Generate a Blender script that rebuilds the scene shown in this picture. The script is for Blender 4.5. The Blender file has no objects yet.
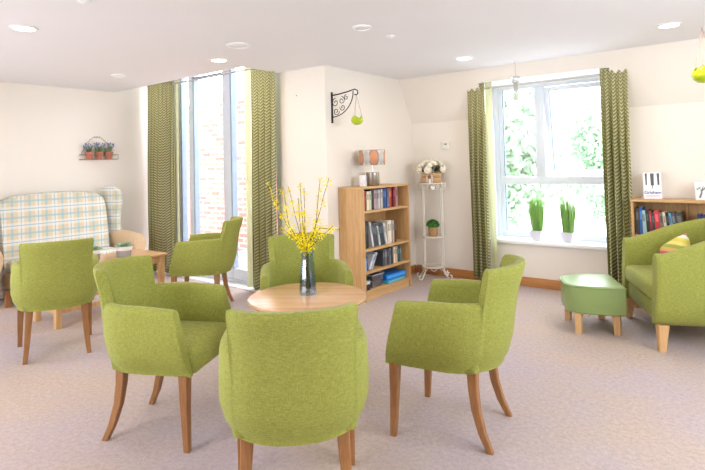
import bpy, bmesh, math, random
from mathutils import Vector, Matrix
PI = math.pi
random.seed(7)
S = bpy.context.scene
C = S.collection

# ------------------------------------------------------------------ camera
cam = bpy.data.objects.new('camera', bpy.data.cameras.new('camera'))
C.objects.link(cam); S.camera = cam
f, cyp = 529.955, 144.933
pitch, roll, yaw = [math.radians(v) for v in (1.97762, -1.40165, -37.93691)]
cp, sp = math.cos(pitch), math.sin(pitch)
Fv = Vector((0, cp, sp)); Rv = Vector((1, 0, 0)); Uv = Vector((0, -sp, cp))
cr, sr = math.cos(roll), math.sin(roll)
R2 = cr*Rv + sr*Uv; U2 = -sr*Rv + cr*Uv
rot = Matrix(((math.cos(yaw), math.sin(yaw), 0), (-math.sin(yaw), math.cos(yaw), 0), (0, 0, 1)))
R3, U3, F3 = rot @ R2, rot @ U2, rot @ Fv
m = Matrix((R3, U3, -F3)).transposed().to_4x4(); m.translation = (0, 0, 1.36)
cam.matrix_world = m
cam.data.sensor_width = 36; cam.data.lens = f/705*36
cam.data.shift_y = -(235-cyp)/705
cam.data.clip_start = 0.05

# ------------------------------------------------------------------ world, large lights, exposure
w = bpy.data.worlds.new('world'); S.world = w; w.use_nodes = True
bg = w.node_tree.nodes['Background']
bg.inputs[0].default_value = (0.86, 0.92, 1.0, 1); bg.inputs[1].default_value = 10.5
def portal(name, loc, rotv, sx, sy):
    l = bpy.data.lights.new(name, 'AREA'); l.shape = 'RECTANGLE'; l.size = sx; l.size_y = sy; l.cycles.is_portal = True
    o = bpy.data.objects.new(name, l); C.objects.link(o); o.location = loc; o.rotation_euler = rotv
    return o
portal('window_daylight', (-1.8, 5.93, 1.35), (math.radians(-90), 0, 0), 1.33, 1.75)
portal('french_daylight', (-5.34, 4.12, 1.38), (math.radians(-90), 0, 0), 2.5, 2.8)
portal('rear_fill_opening', (-2.8, -2.53, 1.3), (math.radians(90), 0, 0), 1.2, 2.0)  # portal of a rear wall opening added for fill light
portal('side_fill_opening', (1.93, 2.6, 1.62), (math.radians(90), 0, math.radians(90)), 2.4, 1.25)  # portal of an added side opening, out of view, brightens the walls
portal('left_window_daylight', (-6.71, -1.0, 1.18), (math.radians(90), 0, math.radians(-90)), 1.6, 2.15)
S.view_settings.view_transform = 'Standard'; S.view_settings.look = 'None'
S.view_settings.exposure = 0.2; S.view_settings.gamma = 1.0
S.view_settings.use_curve_mapping = False

# ------------------------------------------------------------------ materials
def lin(c):
    return tuple(((v/255)/12.92 if v/255 <= 0.04045 else ((v/255+0.055)/1.055)**2.4) for v in c) + (1,)
class NT:
    def __init__(s, name):
        s.m = bpy.data.materials.new(name); s.m.use_nodes = True
        s.t = s.m.node_tree; s.p = s.t.nodes['Principled BSDF']; s.out = s.t.nodes['Material Output']
    def n(s, typ, **kw):
        nd = s.t.nodes.new(typ)
        for k, v in kw.items(): setattr(nd, k, v)
        return nd
    def l(s, a, b): s.t.links.new(a, b)
    def math(s, op, a, b=None, c=None):
        nd = s.n('ShaderNodeMath', operation=op)
        for i, v in enumerate((a, b, c)):
            if v is None: continue
            if isinstance(v, (int, float)): nd.inputs[i].default_value = v
            else: s.l(v, nd.inputs[i])
        return nd.outputs[0]
    def mix(s, fac, a, b):
        nd = s.n('ShaderNodeMix', data_type='RGBA')
        for sock, v in ((nd.inputs[0], fac), (nd.inputs[6], a), (nd.inputs[7], b)):
            if isinstance(v, (int, float)): sock.default_value = v
            elif isinstance(v, tuple): sock.default_value = v
            else: s.l(v, sock)
        return nd.outputs[2]
    def coord(s, which='Object', scale=(1, 1, 1)):
        tc = s.n('ShaderNodeTexCoord'); mp = s.n('ShaderNodeMapping'); mp.inputs['Scale'].default_value = scale
        s.l(tc.outputs[which], mp.inputs[0]); return mp.outputs[0]
    def noise(s, co, scale, detail=3, rough=0.5):
        nd = s.n('ShaderNodeTexNoise'); nd.inputs['Scale'].default_value = scale
        nd.inputs['Detail'].default_value = detail; nd.inputs['Roughness'].default_value = rough
        s.l(co, nd.inputs['Vector']); return nd.outputs[0]
    def ramp(s, fac, *stops):
        nd = s.n('ShaderNodeValToRGB'); e = nd.color_ramp.elements
        while len(e) < len(stops): e.new(0.5)
        for i, (p, c) in enumerate(stops): e[i].position = p; e[i].color = c
        s.l(fac, nd.inputs[0]); return nd.outputs[0]
    def bump(s, h, strength=0.2, dist=0.01):
        b = s.n('ShaderNodeBump'); b.inputs['Strength'].default_value = strength; b.inputs['Distance'].default_value = dist
        s.l(h, b.inputs['Height']); s.l(b.outputs[0], s.p.inputs['Normal'])
    def base(s, c, rough=0.6, metal=0, spec=0.5):
        if isinstance(c, tuple): s.p.inputs['Base Color'].default_value = c
        else: s.l(c, s.p.inputs['Base Color'])
        s.p.inputs['Roughness'].default_value = rough; s.p.inputs['Metallic'].default_value = metal
        s.p.inputs['Specular IOR Level'].default_value = spec
_plain = {}
def plain(rgb, rough=0.6, metal=0, var=0.06, scale=30):
    key = (rgb, rough, metal, var)
    if key in _plain: return _plain[key]
    t = NT('tone_%d_%d_%d' % rgb); co = t.coord()
    c = lin(rgb); lo = tuple(v*(1-var) for v in c[:3])+(1,); hi = tuple(min(1, v*(1+var)) for v in c[:3])+(1,)
    t.base(t.mix(t.noise(co, scale), lo, hi), rough, metal)
    _plain[key] = t.m; return t.m

def mat_fabric(name, rgb, amt=0.22, scale=420):
    t = NT(name); c = lin(rgb)
    a = t.noise(t.coord('Object', (1, 1, 0.12)), scale, 2); b = t.noise(t.coord('Object', (0.12, 0.12, 1)), scale, 2)
    wv = t.math('ADD', a, b); big = t.noise(t.coord(), 6, 2)
    fac = t.math('MULTIPLY_ADD', big, 0.06, t.math('MULTIPLY', wv, 0.55))
    col = t.ramp(fac, (0.44, tuple(v*(1-amt) for v in c[:3])+(1,)), (0.72, tuple(min(1, v*(1+amt)) for v in c[:3])+(1,)))
    t.base(col, 0.85, 0, 0.25); t.p.inputs['Sheen Weight'].default_value = 0.1; t.p.inputs['Sheen Roughness'].default_value = 0.4
    t.bump(wv, 0.12, 0.001); return t.m
GREEN = mat_fabric('green_weave', (148, 152, 72))
BEIGE = mat_fabric('beige_weave', (214, 186, 150), 0.1)

def mat_wood(name, a, b, axis=2, rough=0.45, scale=14):
    t = NT(name); sc = [1, 1, 1]; sc[axis] = 0.07
    co = t.coord('Object', tuple(sc)); n1 = t.noise(co, scale*3, 4, 0.6); n2 = t.noise(co, scale*12, 2)
    col = t.ramp(t.math('MULTIPLY_ADD', n2, 0.3, t.math('MULTIPLY', n1, 0.75)), (0.35, lin(a)), (0.7, lin(b)))
    t.base(col, rough, 0, 0.4); return t.m
LEG = mat_wood('beech_stain', (136, 92, 54), (166, 118, 74), 2, 0.4)
LEG_PALE = mat_wood('pale_beech', (196, 152, 100), (220, 180, 130), 2, 0.4)
OAK = mat_wood('oak_board', (184, 140, 88), (208, 168, 116), 2, 0.5, 10)
OAK_H = mat_wood('oak_shelf', (188, 146, 94), (212, 174, 124), 1, 0.5, 10)
OAK_X = mat_wood('oak_long', (188, 146, 94), (212, 174, 124), 0, 0.5, 10)
TABLE = mat_wood('table_oak', (196, 150, 104), (214, 174, 128), 0, 0.22, 8)
SKIRT = mat_wood('skirting_oak', (176, 118, 62), (200, 142, 84), 0, 0.45, 8)

def mat_wall(name, rgb, bump=0.03):
    t = NT(name); co = t.coord(); c = lin(rgb)
    t.base(t.mix(t.noise(co, 2.5, 3), tuple(v*0.98 for v in c[:3])+(1,), c), 0.85, 0, 0.2)
    t.bump(t.noise(co, 260, 2), bump, 0.002); return t.m
WALL = mat_wall('wall_paint', (240, 233, 223)); CEIL = mat_wall('ceiling_paint', (244, 243, 246))
FRAMEW = plain((212, 218, 226), 0.35, 0, 0.01)
TRIMW = plain((244, 245, 247), 0.35, 0, 0.01)
def mat_carpet():
    t = NT('carpet'); co = t.coord()
    n1 = t.noise(co, 1.1, 3, 0.6); n2 = t.noise(co, 170, 3, 0.7); n3 = t.noise(co, 40, 3, 0.7)
    a = t.ramp(n1, (0.35, lin((196, 178, 164))), (0.65, lin((190, 176, 180))))
    b = t.ramp(t.math('MULTIPLY_ADD', n3, 0.5, t.math('MULTIPLY', n2, 0.5)), (0.36, (0.78, 0.78, 0.78, 1)), (0.62, (1.1, 1.1, 1.1, 1)))
    mx = t.n('ShaderNodeMix', data_type='RGBA', blend_type='MULTIPLY'); mx.inputs[0].default_value = 1
    t.l(a, mx.inputs[6]); t.l(b, mx.inputs[7])
    t.base(mx.outputs[2], 0.95, 0, 0.1); t.bump(n2, 0.5, 0.006); return t.m
CARPET = mat_carpet()

def mat_curtain():
    t = NT('curtain_cloth'); tc = t.n('ShaderNodeTexCoord'); sp_ = t.n('ShaderNodeSeparateXYZ'); t.l(tc.outputs['UV'], sp_.inputs[0])
    u, v = sp_.outputs[0], sp_.outputs[1]
    tri = t.math('PINGPONG', u, 0.035)                       # zigzag across the cloth
    ph = t.math('MULTIPLY', t.math('MULTIPLY_ADD', tri, 0.9, v), 1/0.034)
    st = t.math('LESS_THAN', t.math('FRACT', ph), 0.42)
    band = t.math('LESS_THAN', t.math('FRACT', t.math('MULTIPLY', u, 1/0.07)), 0.12)
    fac = t.math('MULTIPLY', st, t.math('SUBTRACT', 1.0, band))
    col = t.mix(fac, lin((160, 157, 104)), lin((230, 226, 192)))
    t.base(col, 0.9, 0, 0.1)
    tr = t.n('ShaderNodeBsdfTranslucent'); t.l(col, tr.inputs[0])
    mx = t.n('ShaderNodeMixShader'); mx.inputs[0].default_value = 0.38
    t.l(t.p.outputs[0], mx.inputs[1]); t.l(tr.outputs[0], mx.inputs[2]); t.l(mx.outputs[0], t.out.inputs[0]); return t.m
CURT = mat_curtain()

def mat_tartan():
    t = NT('tartan_wool'); tc = t.n('ShaderNodeTexCoord'); sp_ = t.n('ShaderNodeSeparateXYZ'); t.l(tc.outputs['UV'], sp_.inputs[0])
    col = None; cur = lin((216, 204, 172))
    def stripe(x, per, lo, hi):
        fr = t.math('FRACT', t.math('MULTIPLY', x, 1/per))
        return t.math('MULTIPLY', t.math('GREATER_THAN', fr, lo), t.math('LESS_THAN', fr, hi))
    for x in (sp_.outputs[0], sp_.outputs[1]):
        cur = t.mix(t.math('MULTIPLY', stripe(x, 0.17, 0.45, 0.80), 0.5), cur, lin((232, 234, 236)))
        cur = t.mix(t.math('MULTIPLY', stripe(x, 0.17, 0.05, 0.17), 0.7), cur, lin((150, 190, 204)))
        cur = t.mix(t.math('MULTIPLY', stripe(x, 0.17, 0.60, 0.65), 0.7), cur, lin((130, 166, 182)))
    t.base(cur, 0.9, 0, 0.2); t.bump(t.noise(t.coord(), 400, 2), 0.2, 0.002); return t.m
TARTAN = mat_tartan()

def mat_glass(name, tint=(1, 1, 1, 1), fac=0.07):
    t = NT(name); tr = t.n('ShaderNodeBsdfTransparent'); tr.inputs[0].default_value = tint
    gl = t.n('ShaderNodeBsdfGlossy'); gl.inputs['Roughness'].default_value = 0.03
    mx = t.n('ShaderNodeMixShader'); mx.inputs[0].default_value = fac
    t.l(tr.outputs[0], mx.inputs[1]); t.l(gl.outputs[0], mx.inputs[2]); t.l(mx.outputs[0], t.out.inputs[0]); return t.m
PANE = mat_glass('window_glass')
SMOKE = mat_glass('smoked_glass', (0.78, 0.85, 0.94, 1), 0.10)
LIMEGL = mat_glass('lime_glass', (0.72, 0.85, 0.12, 1), 0.15)
CLEARPL = mat_glass('clear_plastic', (0.80, 0.82, 0.84, 1), 0.22)
def mat_brick():
    t = NT('pink_brick'); b = t.n('ShaderNodeTexBrick'); tc = t.n('ShaderNodeTexCoord'); mp = t.n('ShaderNodeMapping')
    mp.inputs['Rotation'].default_value = (PI/2, 0, 0); t.l(tc.outputs['Object'], mp.inputs[0]); t.l(mp.outputs[0], b.inputs[0])
    b.inputs['Scale'].default_value = 1; b.inputs['Brick Width'].default_value = 0.24; b.inputs['Row Height'].default_value = 0.085
    b.inputs['Mortar Size'].default_value = 0.012; b.inputs['Color1'].default_value = lin((150, 78, 66)); b.inputs['Color2'].default_value = lin((170, 102, 90))
    b.inputs['Mortar'].default_value = lin((166, 142, 136)); t.base(b.outputs[0], 0.9); return t.m
BRICK = mat_brick()
def emit(name, col, s):
    t = NT(name); t.base(col, 0.5); t.p.inputs['Emission Color'].default_value = col; t.p.inputs['Emission Strength'].default_value = s; return t.m
LAMPON = emit('led_diffuser', (1, 0.97, 0.92, 1), 6)
IRON = plain((40, 38, 38), 0.5, 0.6); CREAMMETAL = plain((226, 220, 208), 0.5, 0.1)
STEEL = plain((168, 160, 150), 0.28, 0.95, 0.04); CHROME = plain((200, 196, 190), 0.2, 0.95, 0.02)
VINYL = NT('green_vinyl'); VINYL.base(lin((138, 160, 96)), 0.3, 0, 0.5); VINYL.bump(VINYL.noise(VINYL.coord(), 60, 3), 0.08, 0.003); VINYL = VINYL.m
LEAF = plain((92, 130, 66), 0.6, 0, 0.3, 60); GRASS = plain((140, 186, 92), 0.55, 0, 0.3, 50); DARKLEAF = plain((62, 92, 56), 0.6, 0, 0.3, 60)
YELLOW = plain((252, 230, 24), 0.6, 0, 0.08, 60); TWIG = plain((110, 84, 50), 0.8, 0, 0.2)
TERRA = plain((196, 122, 98), 0.8, 0, 0.1, 30); WHITE = plain((240, 240, 240), 0.5, 0, 0.02); GREYP = plain((150, 146, 146), 0.6, 0, 0.05)

# ------------------------------------------------------------------ mesh helpers
class MB:
    def __init__(s): s.b = bmesh.new(); s.uv = None
    def _join(s, t, mi=0):
        me = bpy.data.meshes.new('t'); t.to_mesh(me); t.free()
        n0 = len(s.b.faces); s.b.from_mesh(me); bpy.data.meshes.remove(me); s.b.faces.ensure_lookup_table()
        for fc in s.b.faces[n0:]: fc.material_index = mi
        return s
    def box(s, x0, x1, y0, y1, z0, z1, bev=0.0, mi=0, mat=None, seg=2):
        t = bmesh.new(); bmesh.ops.create_cube(t, size=1)
        for v in t.verts: v.co = Vector(((x0+x1)/2+v.co.x*(x1-x0), (y0+y1)/2+v.co.y*(y1-y0), (z0+z1)/2+v.co.z*(z1-z0)))
        if bev: bmesh.ops.bevel(t, geom=t.edges[:], offset=bev, segments=seg, affect='EDGES', profile=0.5)
        if mat is not None: bmesh.ops.transform(t, matrix=mat, verts=t.verts)
        return s._join(t, mi)
    def rings(s, rings, closed=True, caps=True, mi=0, loop=False):
        t = bmesh.new(); vs = [[t.verts.new(p) for p in r] for r in rings]; n = len(rings[0])
        m_ = len(rings)
        for i in range(m_ if loop else m_-1):
            a, b = vs[i], vs[(i+1) % m_]
            for j in range(n if closed else n-1):
                k = (j+1) % n; t.faces.new((a[j], a[k], b[k], b[j]))
        if caps and closed and not loop:
            t.faces.new(vs[0][::-1]); t.faces.new(vs[-1])
        bmesh.ops.recalc_face_normals(t, faces=t.faces)
        return s._join(t, mi)
    def lathe(s, prof, c=(0, 0, 0), seg=24, sx=1, sy=1, mi=0, caps=True):
        r = [[(c[0]+sx*rr*math.cos(2*PI*i/seg), c[1]+sy*rr*math.sin(2*PI*i/seg), c[2]+z) for i in range(seg)] for rr, z in prof]
        return s.rings(r, True, caps, mi)
    def tube(s, pts, r, seg=6, mi=0, loop=False):
        pts = [Vector(p) for p in pts]; n = len(pts); rad = r if isinstance(r, (list, tuple)) else [r]*n; rg = []
        for i, p in enumerate(pts):
            if loop: d = pts[(i+1) % n]-pts[i-1]
            else: d = pts[min(i+1, n-1)]-pts[max(i-1, 0)]
            d.normalize(); a = Vector((0, 0, 1)) if abs(d.z) < 0.9 else Vector((1, 0, 0))
            if i and not loop: a = prev
            u = d.cross(a)
            if u.length < 1e-6: u = d.orthogonal()
            u.normalize(); v = u.cross(d).normalized(); prev = v
            rg.append([p+(u*math.cos(2*PI*k/seg)+v*math.sin(2*PI*k/seg))*rad[i] for k in range(seg)])
        return s.rings(rg, True, True, mi, loop)
    def prism(s, poly, z0, z1, bev=0.0, mi=0, mat=None, seg=2):
        t = bmesh.new(); a = [t.verts.new((x, y, z0)) for x, y in poly]; b = [t.verts.new((x, y, z1)) for x, y in poly]; n = len(poly)
        for i in range(n): t.faces.new((a[i], a[(i+1) % n], b[(i+1) % n], b[i]))
        t.faces.new(a[::-1]); top = t.faces.new(b); bmesh.ops.recalc_face_normals(t, faces=t.faces)
        if bev:
            es = [e for e in t.edges if abs(e.verts[0].co.z-e.verts[1].co.z) < 1e-6]
            bmesh.ops.bevel(t, geom=es, offset=bev, segments=seg, affect='EDGES', profile=0.5)
        if mat is not None: bmesh.ops.transform(t, matrix=mat, verts=t.verts)
        return s._join(t, mi)
    def ball(s, c, r, sub=2, sq=(1, 1, 1), mi=0):
        t = bmesh.new(); bmesh.ops.create_icosphere(t, subdivisions=sub, radius=1)
        for v in t.verts: v.co = Vector((c[0]+v.co.x*r*sq[0], c[1]+v.co.y*r*sq[1], c[2]+v.co.z*r*sq[2]))
        return s._join(t, mi)
    def face(s, pts, mi=0):
        fc = s.b.faces.new([s.b.verts.new(p) for p in pts]); fc.material_index = mi; return s
    def blade(s, base, tip, wdt, mi=0, bend=None):
        base, tip = Vector(base), Vector(tip); d = tip-base; u = d.cross(Vector((random.uniform(-1, 1), random.uniform(-1, 1), 0.2))).normalized()*wdt/2
        mid = base+d*0.55+(Vector(bend) if bend else Vector((0, 0, 0)))
        t1 = s.b.verts.new(base-u*0.6); t2 = s.b.verts.new(base+u*0.6); t3 = s.b.verts.new(mid+u); t4 = s.b.verts.new(mid-u); t5 = s.b.verts.new(tip)
        for q in ((t1, t2, t3, t4), (t4, t3, t5)): fc = s.b.faces.new(q); fc.material_index = mi
        return s
    def xf(s, mat): bmesh.ops.transform(s.b, matrix=mat, verts=s.b.verts); return s
    def make(s, name, mats, parent=None, smooth=True, ang=35, uvf=None, loc=None):
        me = bpy.data.meshes.new(name)
        if uvf:
            lay = s.b.loops.layers.uv.new('UVMap'); s.b.normal_update()
            for fc in s.b.faces:
                for lp in fc.loops: lp[lay].uv = uvf(lp.vert.co, fc.normal)
        s.b.to_mesh(me); s.b.free()
        for mt in (mats if isinstance(mats, (list, tuple)) else [mats]): me.materials.append(mt)
        if smooth:
            me.shade_smooth(); me.set_sharp_from_angle(angle=math.radians(ang))
        o = bpy.data.objects.new(name, me); C.objects.link(o)
        if parent is not None: o.parent = parent
        if loc: o.location = loc
        return o
def tag(o, label, cat, group=None):
    o['label'] = label; o['category'] = cat
    if group: o['group'] = group
    return o
def thing(name, label, cat, loc=(0, 0, 0), rz=0, group=None):
    o = bpy.data.objects.new(name, None); o.empty_display_size = 0.1; C.objects.link(o)
    o.location = loc; o.rotation_euler = (0, 0, rz); return tag(o, label, cat, group)
def struct(o):
    o['kind'] = 'structure'; return o
def dup(root, loc, rz, label, group=None):
    r = root.copy(); C.objects.link(r); r.location = loc; r.rotation_euler = (0, 0, rz); r['label'] = label
    if group: r['group'] = group
    for ch in list(root.children):
        c = ch.copy(); C.objects.link(c); c.parent = r
        for g in ch.children:
            d = g.copy(); C.objects.link(d); d.parent = c
    return r
def rotm(deg, axis, about=(0, 0, 0)):
    a = Vector(about); return Matrix.Translation(a) @ Matrix.Rotation(math.radians(deg), 4, axis) @ Matrix.Translation(-a)

# ------------------------------------------------------------------ the room
H = 2.35; XW = -3.45; XL = -6.58; Y1 = 3.49; X1 = -4.10; Y2 = 4.0; YC = 5.36; YK = 5.64; ZK = 1.83; XR = 1.8; YR = -2.4
OX0, OX1, OZ0, OZ1 = -2.47, -1.14, 0.49, 2.215           # opening of the right window
b = MB(); b.box(XL-0.12, XR+0.12, YR-0.12, YK+0.25, -0.12, 0); struct(b.make('floor', CARPET, smooth=False))
b = MB(); b.prism([(XL-0.12, YR-0.12), (XR+0.12, YR-0.12), (XR+0.12, YK+0.3), (X1, YK+0.3), (X1, Y1), (XL-0.12, Y1)], H, H+0.5)
b.box(XL-0.12, X1+0.05, Y1-0.05, Y2+0.3, H+0.5, H+0.6); struct(b.make('ceiling', CEIL, smooth=False))
b = MB(); b.box(XL-0.12, XL, YR-0.12, -1.8, 0, H+0.5); b.box(XL-0.12, XL, -0.2, Y2+0.2, 0, H+0.5); b.box(XL-0.12, XL, -1.8, -0.2, 2.25, H+0.5); b.box(XL-0.12, XL, -1.8, -0.2, 0, 0.1); struct(b.make('wall_left', WALL, smooth=False))
b = MB(); b.box(X1, XW, Y2, Y2+0.14, 0, H+0.1); b.box(XL, X1, Y2, Y2+0.14, H+0.42, H+0.5); struct(b.make('wall_back', WALL, smooth=False))
b = MB(); b.box(XW-0.14, XW, Y2+0.14, YK+0.25, 0, H+0.1)
struct(b.make('wall_middle', WALL, smooth=False))
b = MB()
b.box(XW, OX0, YK, YK+0.25, 0, ZK); b.box(OX1, XR, YK, YK+0.25, 0, ZK); b.box(OX0, OX1, YK, YK+0.25, 0, OZ0-0.04)
sl = lambda z: YK+(YC-YK)*(z-ZK)/(H-ZK)
def slope(x0, x1, z0):
    pr = [(sl(z0), z0), (YC, H), (YK+0.25, H), (YK+0.25, z0)]
    b.rings([[(x, y, z) for y, z in pr] for x in (x0, x1)])
slope(XW, OX0, ZK); slope(OX1, XR, ZK); slope(OX0, OX1, OZ1)
struct(b.make('wall_window', WALL, smooth=False))
b = MB(); b.box(XR, XR+0.12, YR, 1.4, 0, H); b.box(XR, XR+0.12, 3.8, YK+0.25, 0, H); b.box(XR, XR+0.12, 1.4, 3.8, 0, 1.0); b.box(XR, XR+0.12, 1.4, 3.8, 2.25, H)  # unseen right wall, its opening added to let in fill light
struct(b.make('wall_right', WALL, smooth=False))
b = MB(); b.box(XL, XR, YR-0.12, YR, 0, 0.3); b.box(XL, XR, YR-0.12, YR, 2.3, H); b.box(XL, -3.4, YR-0.12, YR, 0.3, 2.3); b.box(-2.2, XR, YR-0.12, YR, 0.3, 2.3)  # unseen rear wall with an opening added for fill
struct(b.make('wall_rear', WALL, smooth=False))
# skirting
b = MB(); b.box(XW+0.02, XR, YK-0.02, YK, 0, 0.10, 0.004); struct(b.make('baseboard_window', SKIRT))
b = MB(); b.box(XW, XW+0.018, Y2, YK-0.02, 0, 0.10, 0.004); struct(b.make('baseboard_middle', SKIRT))
b = MB(); b.box(X1, XW+0.018, Y2-0.018, Y2, 0, 0.10, 0.004); struct(b.make('baseboard_back', SKIRT))
b = MB(); b.box(XL, XL+0.018, YR, Y2, 0, 0.10, 0.004); struct(b.make('baseboard_left', TRIMW))

# right window: white frame, three lights, the upper right sash ajar
def bars(b, rects, y0, y1, bev=0.006):
    for x0, x1, z0, z1 in rects: b.box(x0, x1, y0, y1, z0, z1, bev)
wy0, wy1 = 5.83, 5.89; xm = -1.925; zt = 1.13
b = MB(); bars(b, [(OX0, OX0+0.06, OZ0, OZ1), (OX1-0.06, OX1, OZ0, OZ1), (OX0+0.06, OX1-0.06, OZ1-0.07, OZ1), (OX0+0.06, OX1-0.06, OZ0, OZ0+0.06), (xm-0.035, xm+0.035, zt+0.035, OZ1-0.07), (OX0+0.06, OX1-0.06, zt-0.05, zt+0.035)], wy0, wy1)
win = struct(b.make('window_1', FRAMEW))
b = MB(); b.box(OX0, OX1, sl(OZ1)+0.004, 5.83, OZ1-0.006, OZ1-0.001)
for x0 in (OX0+0.001, OX1-0.006): b.box(x0, x0+0.005, YK+0.002, 5.83, OZ0+0.001, ZK)
b.make('reveal_lining', TRIMW, win, False)
b = MB(); b.box(OX0-0.02, OX1+0.02, 5.585, 5.84, OZ0-0.04, OZ0, 0.008); b.make('window_sill', TRIMW, win)
b = MB(); bars(b, [(OX0+0.06, OX0+0.105, zt+0.035, OZ1-0.07), (xm-0.075, xm-0.035, zt+0.035, OZ1-0.07)], wy0+0.01, wy1-0.01)
bars(b, [(OX0+0.06, OX0+0.105, OZ0+0.06, zt-0.05), (OX1-0.10, OX1-0.06, OZ0+0.06, zt-0.05)], wy0+0.01, wy1-0.01); b.make('bead', FRAMEW, win)
b = MB()
for x in (OX0+0.107, ): b.box(x, x+0.008, wy0+0.02, wy1-0.015, OZ0+0.06, OZ1-0.07)
b.make('gasket', plain((120, 140, 150), 0.6), win)
b = MB(); b.box(OX0+0.06, xm, 5.858, 5.864, zt, OZ1-0.06); b.make('glass_pane', PANE, win, False)
b = MB(); b.box(OX0+0.06, OX1-0.06, 5.858, 5.864, OZ0+0.05, zt); b.make('glass_pane', PANE, win, False)
M_ = rotm(6, 'X', (0, 5.86, OZ1-0.07))
b = MB(); bars(b, [(xm+0.037, xm+0.085, zt+0.04, OZ1-0.075), (OX1-0.108, OX1-0.062, zt+0.04, OZ1-0.075), (xm+0.085, OX1-0.108, OZ1-0.125, OZ1-0.075), (xm+0.085, OX1-0.108, zt+0.04, zt+0.09)], wy0+0.01, wy1+0.005); b.xf(M_)
sash = b.make('sash', FRAMEW, win)
b = MB(); b.box(xm+0.08, OX1-0.105, 5.862, 5.867, zt+0.08, OZ1-0.12); b.xf(M_); b.make('glass_pane', PANE, sash, False)
b = MB(); b.box(xm+0.085, xm+0.092, wy0+0.02, wy1, zt+0.09, OZ1-0.125); b.xf(M_); b.make('gasket', plain((120, 140, 150), 0.6), sash)

# french window in the tall recess
fy0, fy1 = 4.03, 4.10; FX0, FX1, FZ = XL, X1, H+0.42
b = MB(); bars(b, [(FX0, FX0+0.10, 0, FZ), (FX1-0.10, FX1, 0, FZ), (FX0+0.1, FX1-0.1, FZ-0.08, FZ), (FX0+0.1, FX1-0.1, 0, 0.05), (-6.15, -5.945, 0.05, FZ-0.08), (-5.775, -5.68, 0.05, FZ-0.08), (-5.10, -4.95, 0.05, FZ-0.08), (-5.68, -5.10, 0.05, 0.17), (-4.95, FX1-0.1, 0.05, 0.17), (-5.945, -5.775, 0.05, 0.17)], fy0, fy1)
fwin = struct(b.make('window_2', FRAMEW))
gk = plain((150, 170, 190), 0.5)
b = MB()
for x in (-5.945, -5.68, -4.955): b.box(x, x+0.026, fy0-0.004, fy1, 0.17, FZ-0.1)
b.box(-5.68, -5.1, fy0-0.004, fy1, 2.47, 2.49)
b.make('gasket', gk, fwin)
for x0, x1 in ((FX0+0.1, -5.775), (-5.68, -5.10), (-4.95, FX1-0.1)):
    b = MB(); b.box(x0, x1, fy0+0.03, fy0+0.036, 0.17, FZ-0.08); b.make('glass_pane', PANE, fwin, False)
b = MB(); b.box(XL+0.02, X1, 3.88, 4.03, 0.0, 0.014, 0.003); b.make('threshold', TRIMW, fwin)

# outside
b = MB(); b.box(-30, 25, 4.3, 40, -0.9, -0.5); struct(b.make('ground_1', plain((200, 200, 198), 0.9), smooth=False))  # pale ground outside the house
bw = MB(); bw.box(-13, -6.55, 5.8, 6.0, -0.5, 2.46); bw.box(-6.45, -4.2, 5.8, 6.0, -0.5, 2.40)
o = bw.make('brick_wall', BRICK, smooth=False); tag(o, 'pink brick garden wall seen through the tall french window', 'wall')
def foliage_tree(x, y, h, r, label, seed):
    rnd = random.Random(seed); t = thing('tree', label, 'tree', (x, y, -0.5), 0, 'trees beyond the window')
    b = MB(); b.tube([(0, 0, 0), (0.05, 0, h*0.4), (0, 0.05, h*0.75)], [0.08, 0.06, 0.03], 8)
    for k in range(5): a = k*1.3; b.tube([(0, 0, h*0.4), (math.cos(a)*r*.5, math.sin(a)*r*.5, h*0.6), (math.cos(a)*r*.8, math.sin(a)*r*.8, h*0.8)], [0.04, 0.025, 0.012], 5)
    b.make('trunk', plain((196, 192, 184), 0.9), t)
    b = MB()
    for k in range(5200):
        th = rnd.uniform(0, 2*PI); ph = math.acos(rnd.uniform(-1, 1)); q = rnd.uniform(0.3, 1)**0.5
        q *= 0.8+0.2*math.sin(3*th+seed)*math.sin(4*ph)
        p = Vector((math.cos(th)*math.sin(ph)*r*q, math.sin(th)*math.sin(ph)*r*q, h*0.52+math.cos(ph)*h*0.48*q))
        d = Vector((rnd.uniform(-1, 1), rnd.uniform(-1, 1), rnd.uniform(-1, 1))).normalized()*0.10; e = d.orthogonal().normalized()*0.045
        b.face([p-d, p-e, p+d, p+e])
    b.make('foliage', plain((160, 188, 158), 0.8, 0, 0.25, 3), t, False)
foliage_tree(-4.1, 10.2, 3.9, 1.35, 'bushy green tree outside, left side of the picture window', 1)
foliage_tree(-2.6, 13.4, 3.9, 1.5, 'green tree outside, behind the middle of the picture window', 2)
foliage_tree(-0.2, 11.5, 3.2, 1.3, 'lower green tree outside, behind the open sash of the window', 3)

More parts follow.
